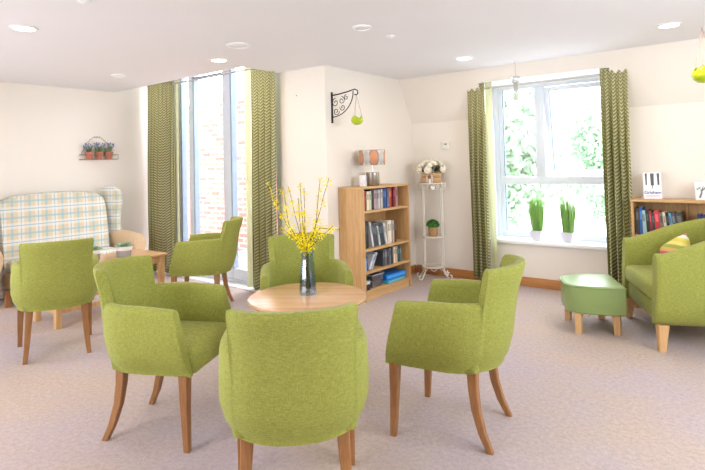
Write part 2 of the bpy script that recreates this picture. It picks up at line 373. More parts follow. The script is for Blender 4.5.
# ------------------------------------------------------------------ curtains and rods
def mat_lit_edge():  # paler cloth colour imitating the brightly lit inner edge
    t = NT('curtain_lit_edge'); c = t.mix(t.noise(t.coord(), 60, 2), lin((196, 200, 156)), lin((216, 218, 180))); t.base(c, 0.9, 0, 0.1)
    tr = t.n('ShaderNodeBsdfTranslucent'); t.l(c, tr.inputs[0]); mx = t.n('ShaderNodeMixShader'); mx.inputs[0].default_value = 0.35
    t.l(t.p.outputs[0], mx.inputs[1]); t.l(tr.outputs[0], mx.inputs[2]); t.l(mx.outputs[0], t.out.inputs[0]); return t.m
LIT_EDGE = mat_lit_edge()
def curtain(x0, x1, y, z0, z1, label, folds, amp=0.045, splay=0.0, seed=0, side=0):
    rnd = random.Random(seed); NU, NV = folds*10, 24; L = (x1-x0)*2.2
    b = MB(); vs = []
    ph = [rnd.uniform(0.8, 1.2) for _ in range(folds+1)]
    for j in range(NV+1):
        v = j/NV; row = []
        for i in range(NU+1):
            u = i/NU; k = min(folds, int(u*folds)); a = amp*ph[k]*(0.12+0.98*min(1, (1-v)*2.2))
            xx = x0+(x1-x0)*u+0.012*math.sin(u*folds*4*PI)*(1-v)
            xx += splay*(1-v)**1.6*(u)
            yy = y+a*math.sin(u*folds*2*PI+0.25*math.sin(v*4+seed))
            row.append(b.b.verts.new((xx, yy, z0+(z1-z0)*v)))
        vs.append(row)
    for j in range(NV):
        for i in range(NU): b.b.faces.new((vs[j][i], vs[j][i+1], vs[j+1][i+1], vs[j+1][i]))
    lay = b.b.loops.layers.uv.new('UVMap')
    idx = {vs[j][i]: (i/NU*L, j/NV*(z1-z0)) for j in range(NV+1) for i in range(NU+1)}
    for fc in b.b.faces:
        for lp in fc.loops: lp[lay].uv = idx[lp.vert]
    o = b.make('curtain', CURT, None, True, 80)
    md = o.modifiers.new('thick', 'SOLIDIFY'); md.thickness = 0.004
    tag(o, label, 'curtain', 'green patterned full length curtains')
    if side:      # pale strip stands in for the curtain edge lit by the window
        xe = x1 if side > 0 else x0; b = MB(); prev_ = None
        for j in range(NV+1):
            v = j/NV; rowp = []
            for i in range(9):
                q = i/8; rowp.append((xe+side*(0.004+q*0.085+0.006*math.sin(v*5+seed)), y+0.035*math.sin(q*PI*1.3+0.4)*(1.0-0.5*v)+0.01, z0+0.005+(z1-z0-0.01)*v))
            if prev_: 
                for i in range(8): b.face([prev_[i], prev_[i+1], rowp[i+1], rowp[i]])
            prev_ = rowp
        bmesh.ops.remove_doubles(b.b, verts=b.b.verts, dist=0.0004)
        ln = b.make('lit_edge', LIT_EDGE, o, True, 80); ln['label'] = 'pale strip painted as the window-lit curtain edge'
    return o
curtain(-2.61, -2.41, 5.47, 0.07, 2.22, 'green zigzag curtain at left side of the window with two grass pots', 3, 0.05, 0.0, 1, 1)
curtain(-1.225, -0.99, 5.46, 0.06, 2.25, 'green zigzag curtain between picture window and right low bookcase', 4, 0.05, 0.0, 2)
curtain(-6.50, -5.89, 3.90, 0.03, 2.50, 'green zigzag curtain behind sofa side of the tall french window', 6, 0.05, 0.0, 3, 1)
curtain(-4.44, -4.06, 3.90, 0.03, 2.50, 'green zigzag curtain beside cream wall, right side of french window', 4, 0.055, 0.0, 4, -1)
def rod(x0, x1, y, z, label):
    t = thing('curtain_rod', label, 'curtain rod', ((x0+x1)/2, y, z))
    h = (x1-x0)/2; b = MB(); b.tube([(-h, 0, 0), (h, 0, 0)], 0.011, 10); b.make('pole', plain((206, 202, 196), 0.3, 0.7), t)
    for s in (-1, 1):
        b = MB(); b.lathe([(0.011, 0), (0.02, 0.004), (0.02, 0.016), (0.006, 0.03)], seg=12); b.xf(Matrix.Translation((s*h, 0, 0)) @ Matrix.Rotation(s*PI/2, 4, 'Y')); b.make('finial', STEEL, t)
    return t
rod(-2.43, -1.05, 5.485, 2.145, 'thin metal curtain rod across the right window')
rod(-5.93, -4.11, 3.905, 2.425, 'thin white curtain rod crossing the tall french window')

# ------------------------------------------------------------------ ceiling fittings
def downlight(x, y, label):
    t = thing('downlight', label, 'ceiling light', (x, y, H), 0, 'round recessed ceiling downlights')
    b = MB(); b.lathe([(0.068, 0), (0.068, -0.007), (0.085, -0.005), (0.088, 0)], seg=28, caps=False); b.make('bezel', WHITE, t)
    b = MB(); b.lathe([(0.069, -0.001), (0.069, -0.006), (0.03, -0.0075)], seg=28); b.make('diffuser', LAMPON, t)
    l = bpy.data.lights.new('lamp_light', 'AREA'); l.shape = 'DISK'; l.size = 0.12; l.energy = 5; l.color = (1.0, 0.80, 0.58)
    o = bpy.data.objects.new('lamp_light', l); C.objects.link(o); o.parent = t; o.location = (0, 0, -0.012)
downlight(-4.009, 1.481, 'lit downlight at far upper left of the ceiling above sofa side')
downlight(-3.976, 3.113, 'lit downlight in ceiling in front of the tall french window')
downlight(-0.542, 4.64, 'lit downlight at upper right of the ceiling above green tub chair')
downlight(-2.264, 4.691, 'dim downlight in ceiling left of the hanging wind chime')
for x, y, lb in ((-2.4, 0.5, 'nearer the picture side'), (0.4, 1.6, 'nearest the right wall'), (-2.9, -0.9, 'nearest the rear opening'), (-0.4, -0.8, 'in the rear right corner')):  # unseen downlights added for warm fill in the foreground
    downlight(x, y, 'added warm fill downlight in the ceiling outside the picture, '+lb)
for (x, y, r, lb) in ((-3.371, 2.833, 0.095, 'round ringed ceiling vent in the ceiling between the two left downlights'), (-5.345, 2.881, 0.075, 'flat round vent on ceiling nearest the sofa wall'), (-2.283, 3.075, 0.07, 'white round detector on ceiling above the lamp bookcase')):
    t = thing('ceiling_vent', lb, 'ceiling vent', (x, y, H), 0)
    b = MB(); b.lathe([(r, 0), (r, -0.008), (r*0.85, -0.014), (r*0.78, -0.006), (r*0.6, -0.006)], seg=28); b.make('ring', WHITE, t)
    b = MB(); b.lathe([(r*0.58, -0.004), (r*0.52, -0.010), (r*0.3, -0.014), (r*0.1, -0.015)], seg=24); b.make('cap', WHITE, t)
for (x, y, lb) in ((-2.282, 3.453, 'tiny flat disc on the ceiling beside the round detector'), (-3.119, 1.472, 'small white sprinkler head on ceiling at the top edge')):
    b = MB(); b.lathe([(0.035, 0), (0.035, -0.006), (0.02, -0.014), (0.008, -0.02)], seg=20); o = b.make('sprinkler_head', WHITE, None, loc=(x, y, H)); tag(o, lb, 'sprinkler')

# ------------------------------------------------------------------ upholstered shells
def u_path(W, yf, y0, D, n, N=44, extra=None):
    pts = []; ns = 7
    for i in range(ns): pts.append((-W, yf+(y0-yf)*i/ns))
    th = [PI - PI*i/N for i in range(N+1)]
    for a in th:
        c, s = math.cos(a), math.sin(a)
        pts.append((W*math.copysign(abs(c)**(2/n), c), y0+D*abs(s)**(2/n)))
    for i in range(ns-1, -1, -1): pts.append((W, yf+(y0-yf)*i/ns))
    return pts
def resample(pts, step, marks):
    P = [Vector((x, y)) for x, y in pts]; out = [P[0]]
    L = 0
    for a, b2 in zip(P, P[1:]):
        n = max(1, int((b2-a).length/step))
        for k in range(1, n+1): out.append(a.lerp(b2, k/n))
    return out
def shell(W, yf, y0, D, n, th, zb, topf, yj=None, slant=0.0, flare=0.0, tilt=0.0, botin=0.02, zarm=0.68, bulge=0.0):
    P = resample(u_path(W, yf, y0, D, n), 0.02, None)
    if yj is not None:                            # put two close stations where the back steps up from the arm
        Q = []
        for a, b2 in zip(P, P[1:]):
            Q.append(a)
            if (a.y-yj)*(b2.y-yj) < 0:
                k = (yj-a.y)/(b2.y-a.y); m1 = a.lerp(b2, k)
                Q += [m1-(b2-a).normalized()*0.003, m1+(b2-a).normalized()*0.003]
        P = Q+[P[-1]]
    prof = [(-0.9, 0.0, 0), (-0.2, -0.0, 0), (0.55, 0.012, 0), (0.95, 0.045, 0), (1, 0.25, 1), (1, 0.5, 1), (0.97, 0.72, 1), (0.95, 0.9, 1), (0.85, 0.965, 1), (0.55, 1.0, 1), (-0.45, 1.0, 1), (-0.85, 0.965, 1), (-0.97, 0.9, 1), (-1, 0.65, 1), (-1, 0.4, 1), (-1, 0.15, 1)]
    rg = []; np_ = len(P)
    for i, p in enumerate(P):
        d = P[min(i+1, np_-1)]-P[max(i-1, 0)]; d.normalize(); nrm = Vector((-d.y, d.x)); 
        if nrm.dot(p-Vector((0, y0-0.2*(p.y < y0)))) < 0: nrm = -nrm
        if p.y <= y0+1e-6: nrm = Vector((math.copysign(1, p.x), 0))
        top = topf(p.x, p.y); ring = []
        for o_, wz, kind in prof:
            z = zb+(wz if kind == 0 else 0) if kind == 0 else zb+0.045+(top-zb-0.045)*(wz-0.045)/(1-0.045)
            off = th*o_
            if z < zb+0.12 and o_ > 0: off -= botin*(1-(z-zb)/0.12)**1.5
            off += bulge*math.sin(PI*min(1, max(0, (z-zb)/(zarm-zb))))*(1 if o_ > 0 else 0)
            fl = flare*max(0, (z-zarm)/0.17) if top > zarm+0.03 else 0
            q = p+nrm*(off+fl)
            yy = q.y+tilt*max(0, (z-0.45)/0.4)*max(0, min(1, (p.y-y0)/max(D, .01)))
            if p.y < y0: yy = y0+(yy-y0)*(1-slant*(z-zb)/(zarm-zb))
            ring.append(Vector((q.x, yy, z)))
        rg.append(ring)
    def cap(r, s):
        c = sum(r, Vector())/len(r); out = []
        for v in r: q = c+(v-c)*0.86; q.z = c.z+(v.z-c.z)*0.975; q.y -= s; out.append(q)
        return out
    rg = [cap(rg[0], 0.012)]+rg+[cap(rg[-1], 0.012)]
    return MB().rings(rg)
def sq_leg(b, pts, w0, w1):
    n = len(pts); rg = []
    for i, p in enumerate(pts):
        ww = (w0+(w1-w0)*i/(n-1))/2; c = 0.8
        rg.append([(p[0]+a*ww, p[1]+e*ww, p[2]) for a, e in ((-1, -c), (-c, -1), (c, -1), (1, -c), (1, c), (c, 1), (-c, 1), (-1, c))])
    return b.rings(rg)

def make_dining(label):
    t = thing('tub_dining_chair', label, 'chair', (0, 0, 0), 0, 'green fabric tub dining chairs')
    yj = 0.185
    top = lambda x, y: (0.845+0.012*(1-(x/0.25)**2) if y > yj else 0.685-0.012*max(0, (0.0-y))/0.27)
    b = shell(0.262, -0.262, 0.02, 0.245, 2.15, 0.03, 0.355, top, yj, 0.33, 0.028, 0.065, 0.028, 0.685, 0.006)
    b.make('back_shell', GREEN, t, True, 50)
    b = MB(); rg = []
    def rr(hw, y0, y1, z, r=0.05):
        pts = []
        for cx, cy, a0 in ((hw-r, y1-r, 0), (-hw+r, y1-r, 90), (-hw+r, y0+r, 180), (hw-r, y0+r, 270)):
            for k in range(5): a = math.radians(a0+k*22.5); pts.append((cx+r*math.cos(a), cy+r*math.sin(a), z))
        return pts
    for hw, y0, y1, z in ((0.225, -0.25, 0.17, 0.352), (0.232, -0.268, 0.19, 0.362), (0.233, -0.272, 0.20, 0.43), (0.232, -0.262, 0.20, 0.462), (0.215, -0.235, 0.19, 0.478), (0.15, -0.17, 0.13, 0.487)):
        rg.append(rr(hw, y0, y1, z, 0.03))
    b.rings(rg); b.make('seat', GREEN, t, True, 50)
    for s in (-1, 1):
        b = MB(); sq_leg(b, [(s*0.236, -0.222, 0.36), (s*0.240, -0.226, 0.2), (s*0.244, -0.236, 0)], 0.050, 0.030); b.make('leg', LEG, t)
        b = MB(); sq_leg(b, [(s*0.178, 0.155, 0.37), (s*0.182, 0.158, 0.28), (s*0.188, 0.170, 0.18), (s*0.196, 0.198, 0.08), (s*0.204, 0.235, 0)], 0.050, 0.030); b.make('leg', LEG, t)
    return t
def face_rz(dx, dy):    # local forward is -y
    return math.atan2(dy, dx)+PI/2
ch = make_dining('x')
spots = [((-1.548, 1.567), (-.695, .72), 'green tub chair in the foreground with its back to the viewer, before the round table'),
         ((-1.33, 2.51), (-.985, -.17), 'green tub chair right of the round table, side on and facing left'),
         ((-2.56, 1.645), (.895, .445), 'green tub chair left of the round table with its empty seat showing'),
         ((-2.457, 2.602), (.739, -.672), 'green tub chair facing the viewer behind the vase of yellow blossom'),
         ((-4.34, 3.18), (-.75, -.66), 'green tub chair side on against the tall french window'),
         ((-4.325, 1.818), (-.935, .36), 'green tub chair with its back to the viewer in front of the tartan sofa')]
for i, ((x, y), (dx, dy), lb) in enumerate(spots):
    if i == 0: ch.location = (x, y, 0); ch.rotation_euler = (0, 0, face_rz(dx, dy)); ch['label'] = lb
    else: dup(ch, (x, y, 0), face_rz(dx, dy), lb)

# tub armchair by the right bookcase
t = thing('tub_armchair', 'low green tub armchair on pale wood legs by right bookcase', 'armchair', (-0.515, 4.755, 0), face_rz(-.905, -.42))
topa = lambda x, y: 0.67+0.21*max(0, min(1, (y+0.30)/0.62))**1.1
b = shell(0.400, -0.345, 0.0, 0.33, 2.3, 0.055, 0.175, topa, None, 0.08, 0.0, 0.04, 0.03, 0.66, 0.0); b.make('back_shell', GREEN, t, True, 50)
b = MB(); b.box(-0.362, 0.362, -0.325, 0.27, 0.18, 0.315, 0.02); b.make('seat_base', GREEN, t)
b = MB(); b.box(-0.36, 0.36, -0.35, 0.27, 0.318, 0.46, 0.045, seg=4); b.make('seat_cushion', GREEN, t)
for s in (-1, 1):
    b = MB(); sq_leg(b, [(s*0.395, -0.30, 0.18), (s*0.41, -0.315, 0)], 0.075, 0.045); b.make('leg', LEG_PALE, t)
    b = MB(); sq_leg(b, [(s*0.24, 0.24, 0.18), (s*0.25, 0.27, 0)], 0.065, 0.04); b.make('leg', LEG_PALE, t)
# striped cushion on it
def mat_stripes():
    tt = NT('striped_cotton'); sp_ = tt.n('ShaderNodeSeparateXYZ'); tt.l(tt.coord('Object'), sp_.inputs[0])
    fr = tt.math('FRACT', tt.math('MULTIPLY_ADD', tt.math('MULTIPLY_ADD', sp_.outputs[0], 0.5, sp_.outputs[2]), 5.0, 0.35))
    nd = tt.ramp(fr, (0, lin((224, 208, 96))), (0.2, lin((236, 232, 214))), (0.36, lin((206, 104, 118))), (0.5, lin((226, 180, 110))), (0.68, lin((170, 180, 80))), (0.84, lin((240, 222, 130))))
    nd.node.color_ramp.interpolation = 'CONSTANT'; tt.base(nd, 0.9); return tt.m
b = MB(); N = 14; a_ = 0.15
for sgn in (1, -1):
    g = [[None]*(N+1) for _ in range(N+1)]
    for i in range(N+1):
        for j in range(N+1):
            u, v = -1+2*i/N, -1+2*j/N; k = (1-u**4)*(1-v**4)
            pin = 1-0.06*(1-abs(u))*0 ; g[i][j] = b.b.verts.new((u*a_*(1-0.06*(1-v*v)), sgn*0.07*k**0.5, v*a_*(1-0.06*(1-u*u))))
    for i in range(N):
        for j in range(N):
            q = (g[i][j], g[i+1][j], g[i+1][j+1], g[i][j+1]); b.b.faces.new(q if sgn < 0 else q[::-1])
bmesh.ops.remove_doubles(b.b, verts=b.b.verts, dist=0.0005)
o = b.make('cushion', mat_stripes(), None, True, 60); o.location = (-0.60, 4.88, 0.555); o.rotation_euler = (math.radians(-22), math.radians(-30), face_rz(-.95, -.32)+0.5)
tag(o, 'striped yellow, white and pink cushion leaning inside the low tub armchair', 'cushion')

# D shaped footstool
t = thing('footstool', 'green vinyl footstool with one curved side beside the tub armchair', 'footstool', (-1.15, 4.55, 0), math.atan2(-0.36, -0.19)*0)
c1, c2, c3, c4 = Vector((-1.372, 4.652)), Vector((-1.202, 4.335)), Vector((-0.944, 4.457)), Vector((-1.148, 4.839))
cen = (c1+c2+c3+c4)/4; t.location = (cen.x, cen.y, 0)
A_, B_ = Vector((-1.095, 4.885))-cen, Vector((-0.875, 4.425))-cen
ex = (B_-A_).normalized(); ey = Vector((-ex.y, ex.x))
if ey.dot(Vector((-1, -0.5))) < 0: ey = -ey
Lh = (B_-A_).length/2; mid = (A_+B_)/2
out = []
for k in range(41):
    a = PI*k/40; c_ = math.cos(a); out.append(mid + ex*Lh*math.copysign(abs(c_)**0.5, c_) + ey*0.41*max(0, math.sin(a))**0.62)
pl = [(p.x, p.y) for p in out]
b = MB(); b.prism(pl, 0.155, 0.37, 0.014, seg=3); b.make('upholstery', VINYL, t, True, 50)
b = MB(); b.tube([(p.x*1.012, p.y*1.012, 0.360) for p in out], 0.005, 6, loop=True); b.make('piping', VINYL, t)
for c in (c1, c2, c3, c4):
    q = c-cen; q = q*0.98; b = MB(); sq_leg(b, [(q.x*0.98, q.y*0.98, 0.158), (q.x, q.y, 0)], 0.052, 0.046); b.make('leg', LEG_PALE, t)
rnd = random.Random(4)
for k in range(9):
    q = out[6+2*k]; x, y = q.x*0.95, q.y*0.95; b = MB(); b.tube([(x, y, 0.16), (x+rnd.uniform(-.02, .02), y, 0.142), (x+rnd.uniform(-.03, .03), y+.01, 0.135), (x+rnd.uniform(-.03, .03), y, 0.15)], 0.0013, 4); b.make('loose_thread', plain((90, 110, 90), 0.9), t)

# ------------------------------------------------------------------ round table, vase and forsythia
TX, TY, TZ = -1.995, 2.13, 0.65
t = thing('round_table', 'small round oak table at the centre of the green chairs', 'table', (TX, TY, 0), 0.6)
b = MB(); b.lathe([(0.29, TZ-0.028), (0.315, TZ-0.022), (0.322, TZ-0.012), (0.318, TZ-0.003), (0.308, TZ)], seg=64); b.make('tabletop', TABLE, t)
q = 0.20; b = MB()
for x0, x1, y0, y1 in ((-q, q, -q-0.01, -q+0.01), (-q, q, q-0.01, q+0.01), (-q-0.01, -q+0.01, -q, q), (q-0.01, q+0.01, -q, q)): b.box(x0, x1, y0, y1, TZ-0.09, TZ-0.028, 0.002)
b.make('apron', TABLE, t)
for sx in (-1, 1):
    for sy in (-1, 1): b = MB(); sq_leg(b, [(sx*q, sy*q, TZ-0.028), (sx*q, sy*q, 0)], 0.055, 0.040); b.make('leg', LEG, t)
VX, VY = -2.01, 2.15
t = thing('vase', 'tall smoky blue glass vase on the round oak table', 'vase', (VX, VY, TZ))
b = MB(); b.lathe([(0.047, 0.001), (0.049, 0.01), (0.046, 0.06), (0.040, 0.15), (0.035, 0.20), (0.036, 0.222), (0.040, 0.236), (0.037, 0.236), (0.033, 0.222), (0.032, 0.20), (0.037, 0.15), (0.043, 0.06), (0.044, 0.02), (0.01, 0.018)], seg=12, caps=True)
b.make('glass_body', SMOKE, t, True, 20)
b = MB(); b.lathe([(0.04, 0.019), (0.042, 0.05), (0.041, 0.075), (0.0, 0.075)], seg=16); b.make('water', mat_glass('water', (0.75, 0.8, 0.86, 1), 0.05), t)
def px_dir(px, py, d=2.93):     # a point of the branch tip, given by its bearing from the camera position
    v = (px-352.5)/f*R3-(py-cyp)/f*U3+F3; return Vector((0, 0, 1.36))+v*(d/v.dot(F3))
tips = [((267, 185), (291, 232)), ((283, 187), (289, 225)), ((288, 186), (300, 235)), ((300, 184), (303, 225)), ((304, 188), (305, 230)), ((320, 180), (316, 225)), ((329, 178), (318, 218)), ((340, 230), (320, 228)), ((333, 226), (322, 236)), ((279, 226), (296, 240)), ((298, 198), (301, 235)), ((309, 240), (307, 245))]
desc = ['longest forsythia branch reaching far left over the curtain', 'forsythia branch with tip just right of the leftmost one', 'slender forsythia branch third in from the left of the vase', 'upright forsythia branch left of centre in the vase', 'upright forsythia branch rising from the middle of the vase', 'tall forsythia branch leaning slightly right toward the bookcase', 'topmost forsythia branch leaning right, tip beside the bookcase', 'low forsythia branch arching farthest right over the chair back', 'low short forsythia branch just under the rightmost blossom', 'low forsythia branch spreading left above the chair back', 'shorter upright forsythia branch among the middle ones', 'short forsythia sprig hanging at the vase rim']
for k, ((tp, mp_), ds) in enumerate(zip(tips, desc)):
    rnd = random.Random(k+20); dd = 2.93+rnd.uniform(-0.10, 0.10)
    tip = px_dir(*tp, dd); md = px_dir(*mp_, 2.93+(dd-2.93)*0.4); base = Vector((VX+rnd.uniform(-.012, .012), VY+rnd.uniform(-.012, .012), TZ+0.03)); neck = Vector((VX+rnd.uniform(-.012, .012), VY+rnd.uniform(-.012, .012), TZ+0.225))
    t = thing('forsythia_branch', 'yellow '+ds, 'branch', tuple(neck), 0, 'yellow forsythia branches in the vase')
    cp_ = [base, neck, md, tip]
    pts = []
    for sgm in range(3):
        a_, b2 = cp_[sgm], cp_[sgm+1]
        for q in range(5): pts.append(a_.lerp(b2, q/5)+Vector((rnd.uniform(-1, 1), rnd.uniform(-1, 1), 0))*0.002)
    pts.append(tip); pts = [p-neck for p in pts]
    b = MB(); b.tube(pts, [0.0024]*6+[0.0022]*5+[0.0016]*5, 5); b.make('stem', TWIG, t)
    b = MB(); up = pts[5:]
    nb = int(((md-neck).length+(tip-md).length)/0.017)
    for q in range(nb):
        s_ = (q+0.5)/nb; s_ = 1-(1-s_)*0.98
        if rnd.random() < 0.22 and s_ > 0.5: continue
        i = s_*(len(up)-1); i0 = min(int(i), len(up)-2); p = up[i0].lerp(up[i0+1], i-i0)+Vector((rnd.uniform(-1, 1), rnd.uniform(-1, 1), rnd.uniform(-1, 1)))*0.009
        ax = Vector((rnd.uniform(-1, 1), rnd.uniform(-1, 0.3), rnd.uniform(-0.6, 1))).normalized(); u = ax.orthogonal().normalized(); v = ax.cross(u)
        for w_ in range(4):
            a = w_*PI/2+rnd.uniform(-.2, .2); dr = u*math.cos(a)+v*math.sin(a); pr = ax.cross(dr)*0.0045; L = rnd.uniform(0.019, 0.026)
            b.face([p, p+dr*L*0.6+pr+ax*0.004, p+dr*L+ax*0.009, p+dr*L*0.6-pr+ax*0.004])
    b.make('blossom', YELLOW, t, False)

# ------------------------------------------------------------------ tall bookcase against the middle wall
BX0, BX1, BY0, BY1, BH = XW+0.005, -3.13, 4.165, 5.005, 1.12
t = thing('bookcase', 'tall narrow oak bookcase with a lamp on top', 'bookcase', (BX0, BY0, 0))
dx, dy = BX1-BX0, BY1-BY0
for y0 in (0, dy-0.02): b = MB(); b.box(0, dx, y0, y0+0.02, 0, BH-0.02, 0.0015); b.make('side_panel', OAK, t)
b = MB(); b.box(-0.0, dx+0.005, -0.003, dy+0.003, BH-0.02, BH, 0.002); b.make('top_board', OAK_H, t)
SH = [0.093, 0.285, 0.503, 0.882]
for z in SH: b = MB(); b.box(0.012, dx-0.004, 0.02, dy-0.02, z-0.022, z, 0.001); b.make('shelf', OAK_H, t)
b = MB(); b.box(0.003, 0.012, 0.02, dy-0.02, 0.0, BH-0.02); b.make('back_panel', OAK, t)
b = MB(); b.box(dx-0.035, dx-0.015, 0.02, dy-0.02, 0, 0.071); b.make('plinth', OAK_H, t)

PAGE = plain((232, 226, 210), 0.8)
def book(loc, th, h, d, col, rz=0, lean=0, flat=0, label='', group=None, name='book'):
    # local: spine faces +x, thickness along y, height z
    b = MB(); c = 0.0022
    b.box(0.002, d-0.003, c, th-c, 0.004, h-0.004, 0, 1)
    b.box(0, d, 0, c, 0, h, 0.0006, 0, seg=1); b.box(0, d, th-c, th, 0, h, 0.0006, 0, seg=1); b.box(d-0.003, d+0.001, 0, th, 0, h, 0.0008, 0, seg=1)
    b.box(d+0.0008, d+0.0016, th*0.2, th*0.8, h*0.55, h*0.85, 0, 2)
    dark = sum(col) < 330
    o = b.make(name, [plain(col, 0.5), PAGE, plain(tuple(min(255, v+45) for v in col) if dark else tuple(int(v*0.72) for v in col), 0.5)], None, False)
    M = Matrix.Translation(loc) @ Matrix.Rotation(rz, 4, 'Z') @ Matrix.Rotation(math.radians(lean), 4, 'X')
    if flat: M = Matrix.Translation(loc) @ Matrix.Rotation(rz, 4, 'Z') @ Matrix.Rotation(PI/2, 4, 'X') @ Matrix.Translation((0, 0, -h))
    o.matrix_world = M; tag(o, label, 'book', group); return o
ORD = ['leftmost', 'second from left', 'third from left', 'fourth from left', 'fifth from left', 'sixth from left', 'seventh from left', 'eighth from left', 'ninth from left', 'tenth from left', 'eleventh from left', 'twelfth from left', 'thirteenth from left', 'fourteenth from left', 'fifteenth from left', 'sixteenth from left', 'seventeenth from left']
def row(y, z, items, shelf, group, x_front=-0.0, rz=0, origin=(BX1, 0)):
    for i, it in enumerate(items):
        cn, col, th, h, lean = it; th *= 1.2
        d = 0.15 if h > 0.2 else 0.13; a = math.radians(lean)
        xs = BX1-0.045-d-(0.012 if i % 3 == 1 else 0)
        if lean > 0 and (i == 0 or items[i-1][4] != lean): y += (h-0.01)*math.sin(a)*(1 if i == 0 or items[i-1][4] == 0 else 0.12)
        yy = y
        zz = z + 0.0008 + (th*math.sin(-a) if lean < 0 else 0)
        book((xs, yy, zz), th, h, d, col, 0, lean, 0, '%s spined book, %s on the %s of tall bookcase' % (cn, ORD[i], shelf), group)
        y += th/math.cos(a)+0.002 + (h*math.sin(-a) if lean < 0 and i+1 < len(items) and items[i+1][4] == 0 else 0)
row(BY0+0.035, SH[3], [('charcoal', (60, 56, 58), .034, .19, 0), ('dark red', (140, 36, 34), .03, .185, 0), ('cream', (224, 212, 178), .034, .19, 0), ('pale green', (196, 206, 176), .03, .19, 0), ('black', (40, 38, 40), .036, .2, 0), ('mauve', (168, 140, 140), .03, .195, 0), ('grey lilac', (150, 140, 152), .036, .19, 0), ('off-white', (218, 210, 200), .034, .195, 0), ('grey cream', (200, 196, 190), .024, .2, 0), ('navy blue', (34, 60, 116), .034, .205, 0), ('royal blue', (46, 92, 160), .03, .205, 0), ('slate blue', (96, 120, 150), .026, .2, 0), ('orange red', (184, 74, 44), .032, .2, 0), ('dark maroon', (88, 26, 30), .036, .21, 0), ('crimson', (120, 30, 42), .034, .21, 0), ('dusty pink', (178, 136, 142), .032, .215, 0)], 'top shelf', 'books on the top shelf of the tall bookcase')
row(BY0+0.03, SH[2], [('black', (30, 32, 34), .045, .30, 0), ('jet black', (22, 24, 26), .05, .27, 0), ('white', (206, 206, 206), .022, .26, 12), ('black and white', (54, 60, 66), .036, .25, 12), ('dark grey', (70, 76, 84), .036, .225, 12), ('pale edged', (196, 198, 200), .02, .21, 12), ('dark green grey', (48, 64, 66), .036, .225, 12), ('charcoal blue', (50, 60, 78), .036, .225, 12), ('white edged', (214, 212, 208), .022, .225, 12), ('ivory', (222, 214, 196), .040, .24, 0), ('light cream', (230, 222, 208), .036, .24, 0), ('tan', (196, 172, 150), .026, .235, 0), ('dark brown', (52, 44, 42), .030, .235, 0)], 'second shelf down', 'books on the second shelf of the tall bookcase')
row(BY0+0.03, SH[1], [('light blue', (126, 168, 200), .05, .10, 0), ('deep blue', (50, 80, 140), .03, .13, 0), ('white', (220, 222, 226), .018, .16, -30), ('pale blue', (150, 176, 206), .022, .17, -30), ('off-white', (212, 204, 196), .02, .17, -30)], 'third shelf down', 'books on the third shelf of the tall bookcase')
for i, (cn, col, th, h) in enumerate([('dark slate', (70, 74, 84), .034, .16), ('grey', (106, 108, 114), .034, .165), ('charcoal', (58, 60, 64), .034, .165), ('steel grey', (112, 118, 124), .032, .17), ('black', (44, 42, 44), .026, .17), ('ivory', (226, 214, 190), .034, .17), ('light tan', (206, 178, 150), .032, .17), ('dark teal', (44, 76, 84), .036, .165), ('teal grey', (90, 110, 108), .03, .165)]):
    y0_ = BY0+0.365+i*0.0405
    book((BX1-0.18, y0_, SH[1]+0.001), th, h, 0.14, col, 0, 0, 0, '%s disc case standing at right half of third shelf down, tall bookcase' % cn, 'disc cases on the third shelf', 'disc_case')
# bottom shelf
for k, (cn, col) in enumerate((('white', (214, 214, 214)), ('black', (40, 44, 56)), ('navy', (34, 42, 70)))):
    book((BX1-0.19, BY0+0.035, SH[0]+0.001+(2-k)*0.03), 0.028, 0.10, 0.15, col, 0, 0, 1, '%s book lying in the small stack at left end of the bottom shelf' % cn, 'small stack on the bottom shelf').location
t2 = thing('storage_basket', 'clear grey plastic storage basket on bottom shelf of the tall bookcase', 'basket', (BX1-0.12, BY0+0.27, SH[0]))
b = MB(); b.rings([[(x*s, y*s, z) for x, y in ((-.08, -.10), (.08, -.10), (.08, .10), (-.08, .10))] for s, z in ((0.86, 0.002), (1.0, 0.13), (0.96, 0.13), (0.83, 0.006))]); b.make('basket_body', CLEARPL, t2, False)
b = MB(); b.tube([(-.085, -.105, .13), (.085, -.105, .13), (.085, .105, .13), (-.085, .105, .13)], 0.005, 6, loop=True); b.make('rim', plain((170, 172, 176), 0.4), t2)
b = MB(); b.box(-.06, .06, -.075, .075, 0.01, 0.07, 0.01); b.make('filling', plain((120, 122, 128), 0.7), t2)
def folder(loc, sx, sy, h, col, label, rz=0):
    b = MB(); b.box(-sx/2, sx/2, -sy/2, sy/2, 0, h, 0.004); b.box(sx/2-0.004, sx/2+0.001, -sy/2+0.02, sy/2-0.02, h*0.25, h*0.75, 0, 1)
    o = b.make('box_file', [plain(col, 0.35), plain(tuple(min(255, v+40) for v in col), 0.4)], None); o.location = loc; o.rotation_euler = (0, 0, rz); tag(o, label, 'file')
folder((BX1-0.14, BY0+0.60, SH[0]+0.001), 0.22, 0.36, 0.03, (70, 160, 190), 'thin turquoise file lying under the bright blue box file', 0.05)
folder((BX1-0.14, BY0+0.61, SH[0]+0.033), 0.21, 0.37, 0.055, (28, 120, 204), 'bright blue box file lying on a turquoise one, bottom shelf', -0.03)

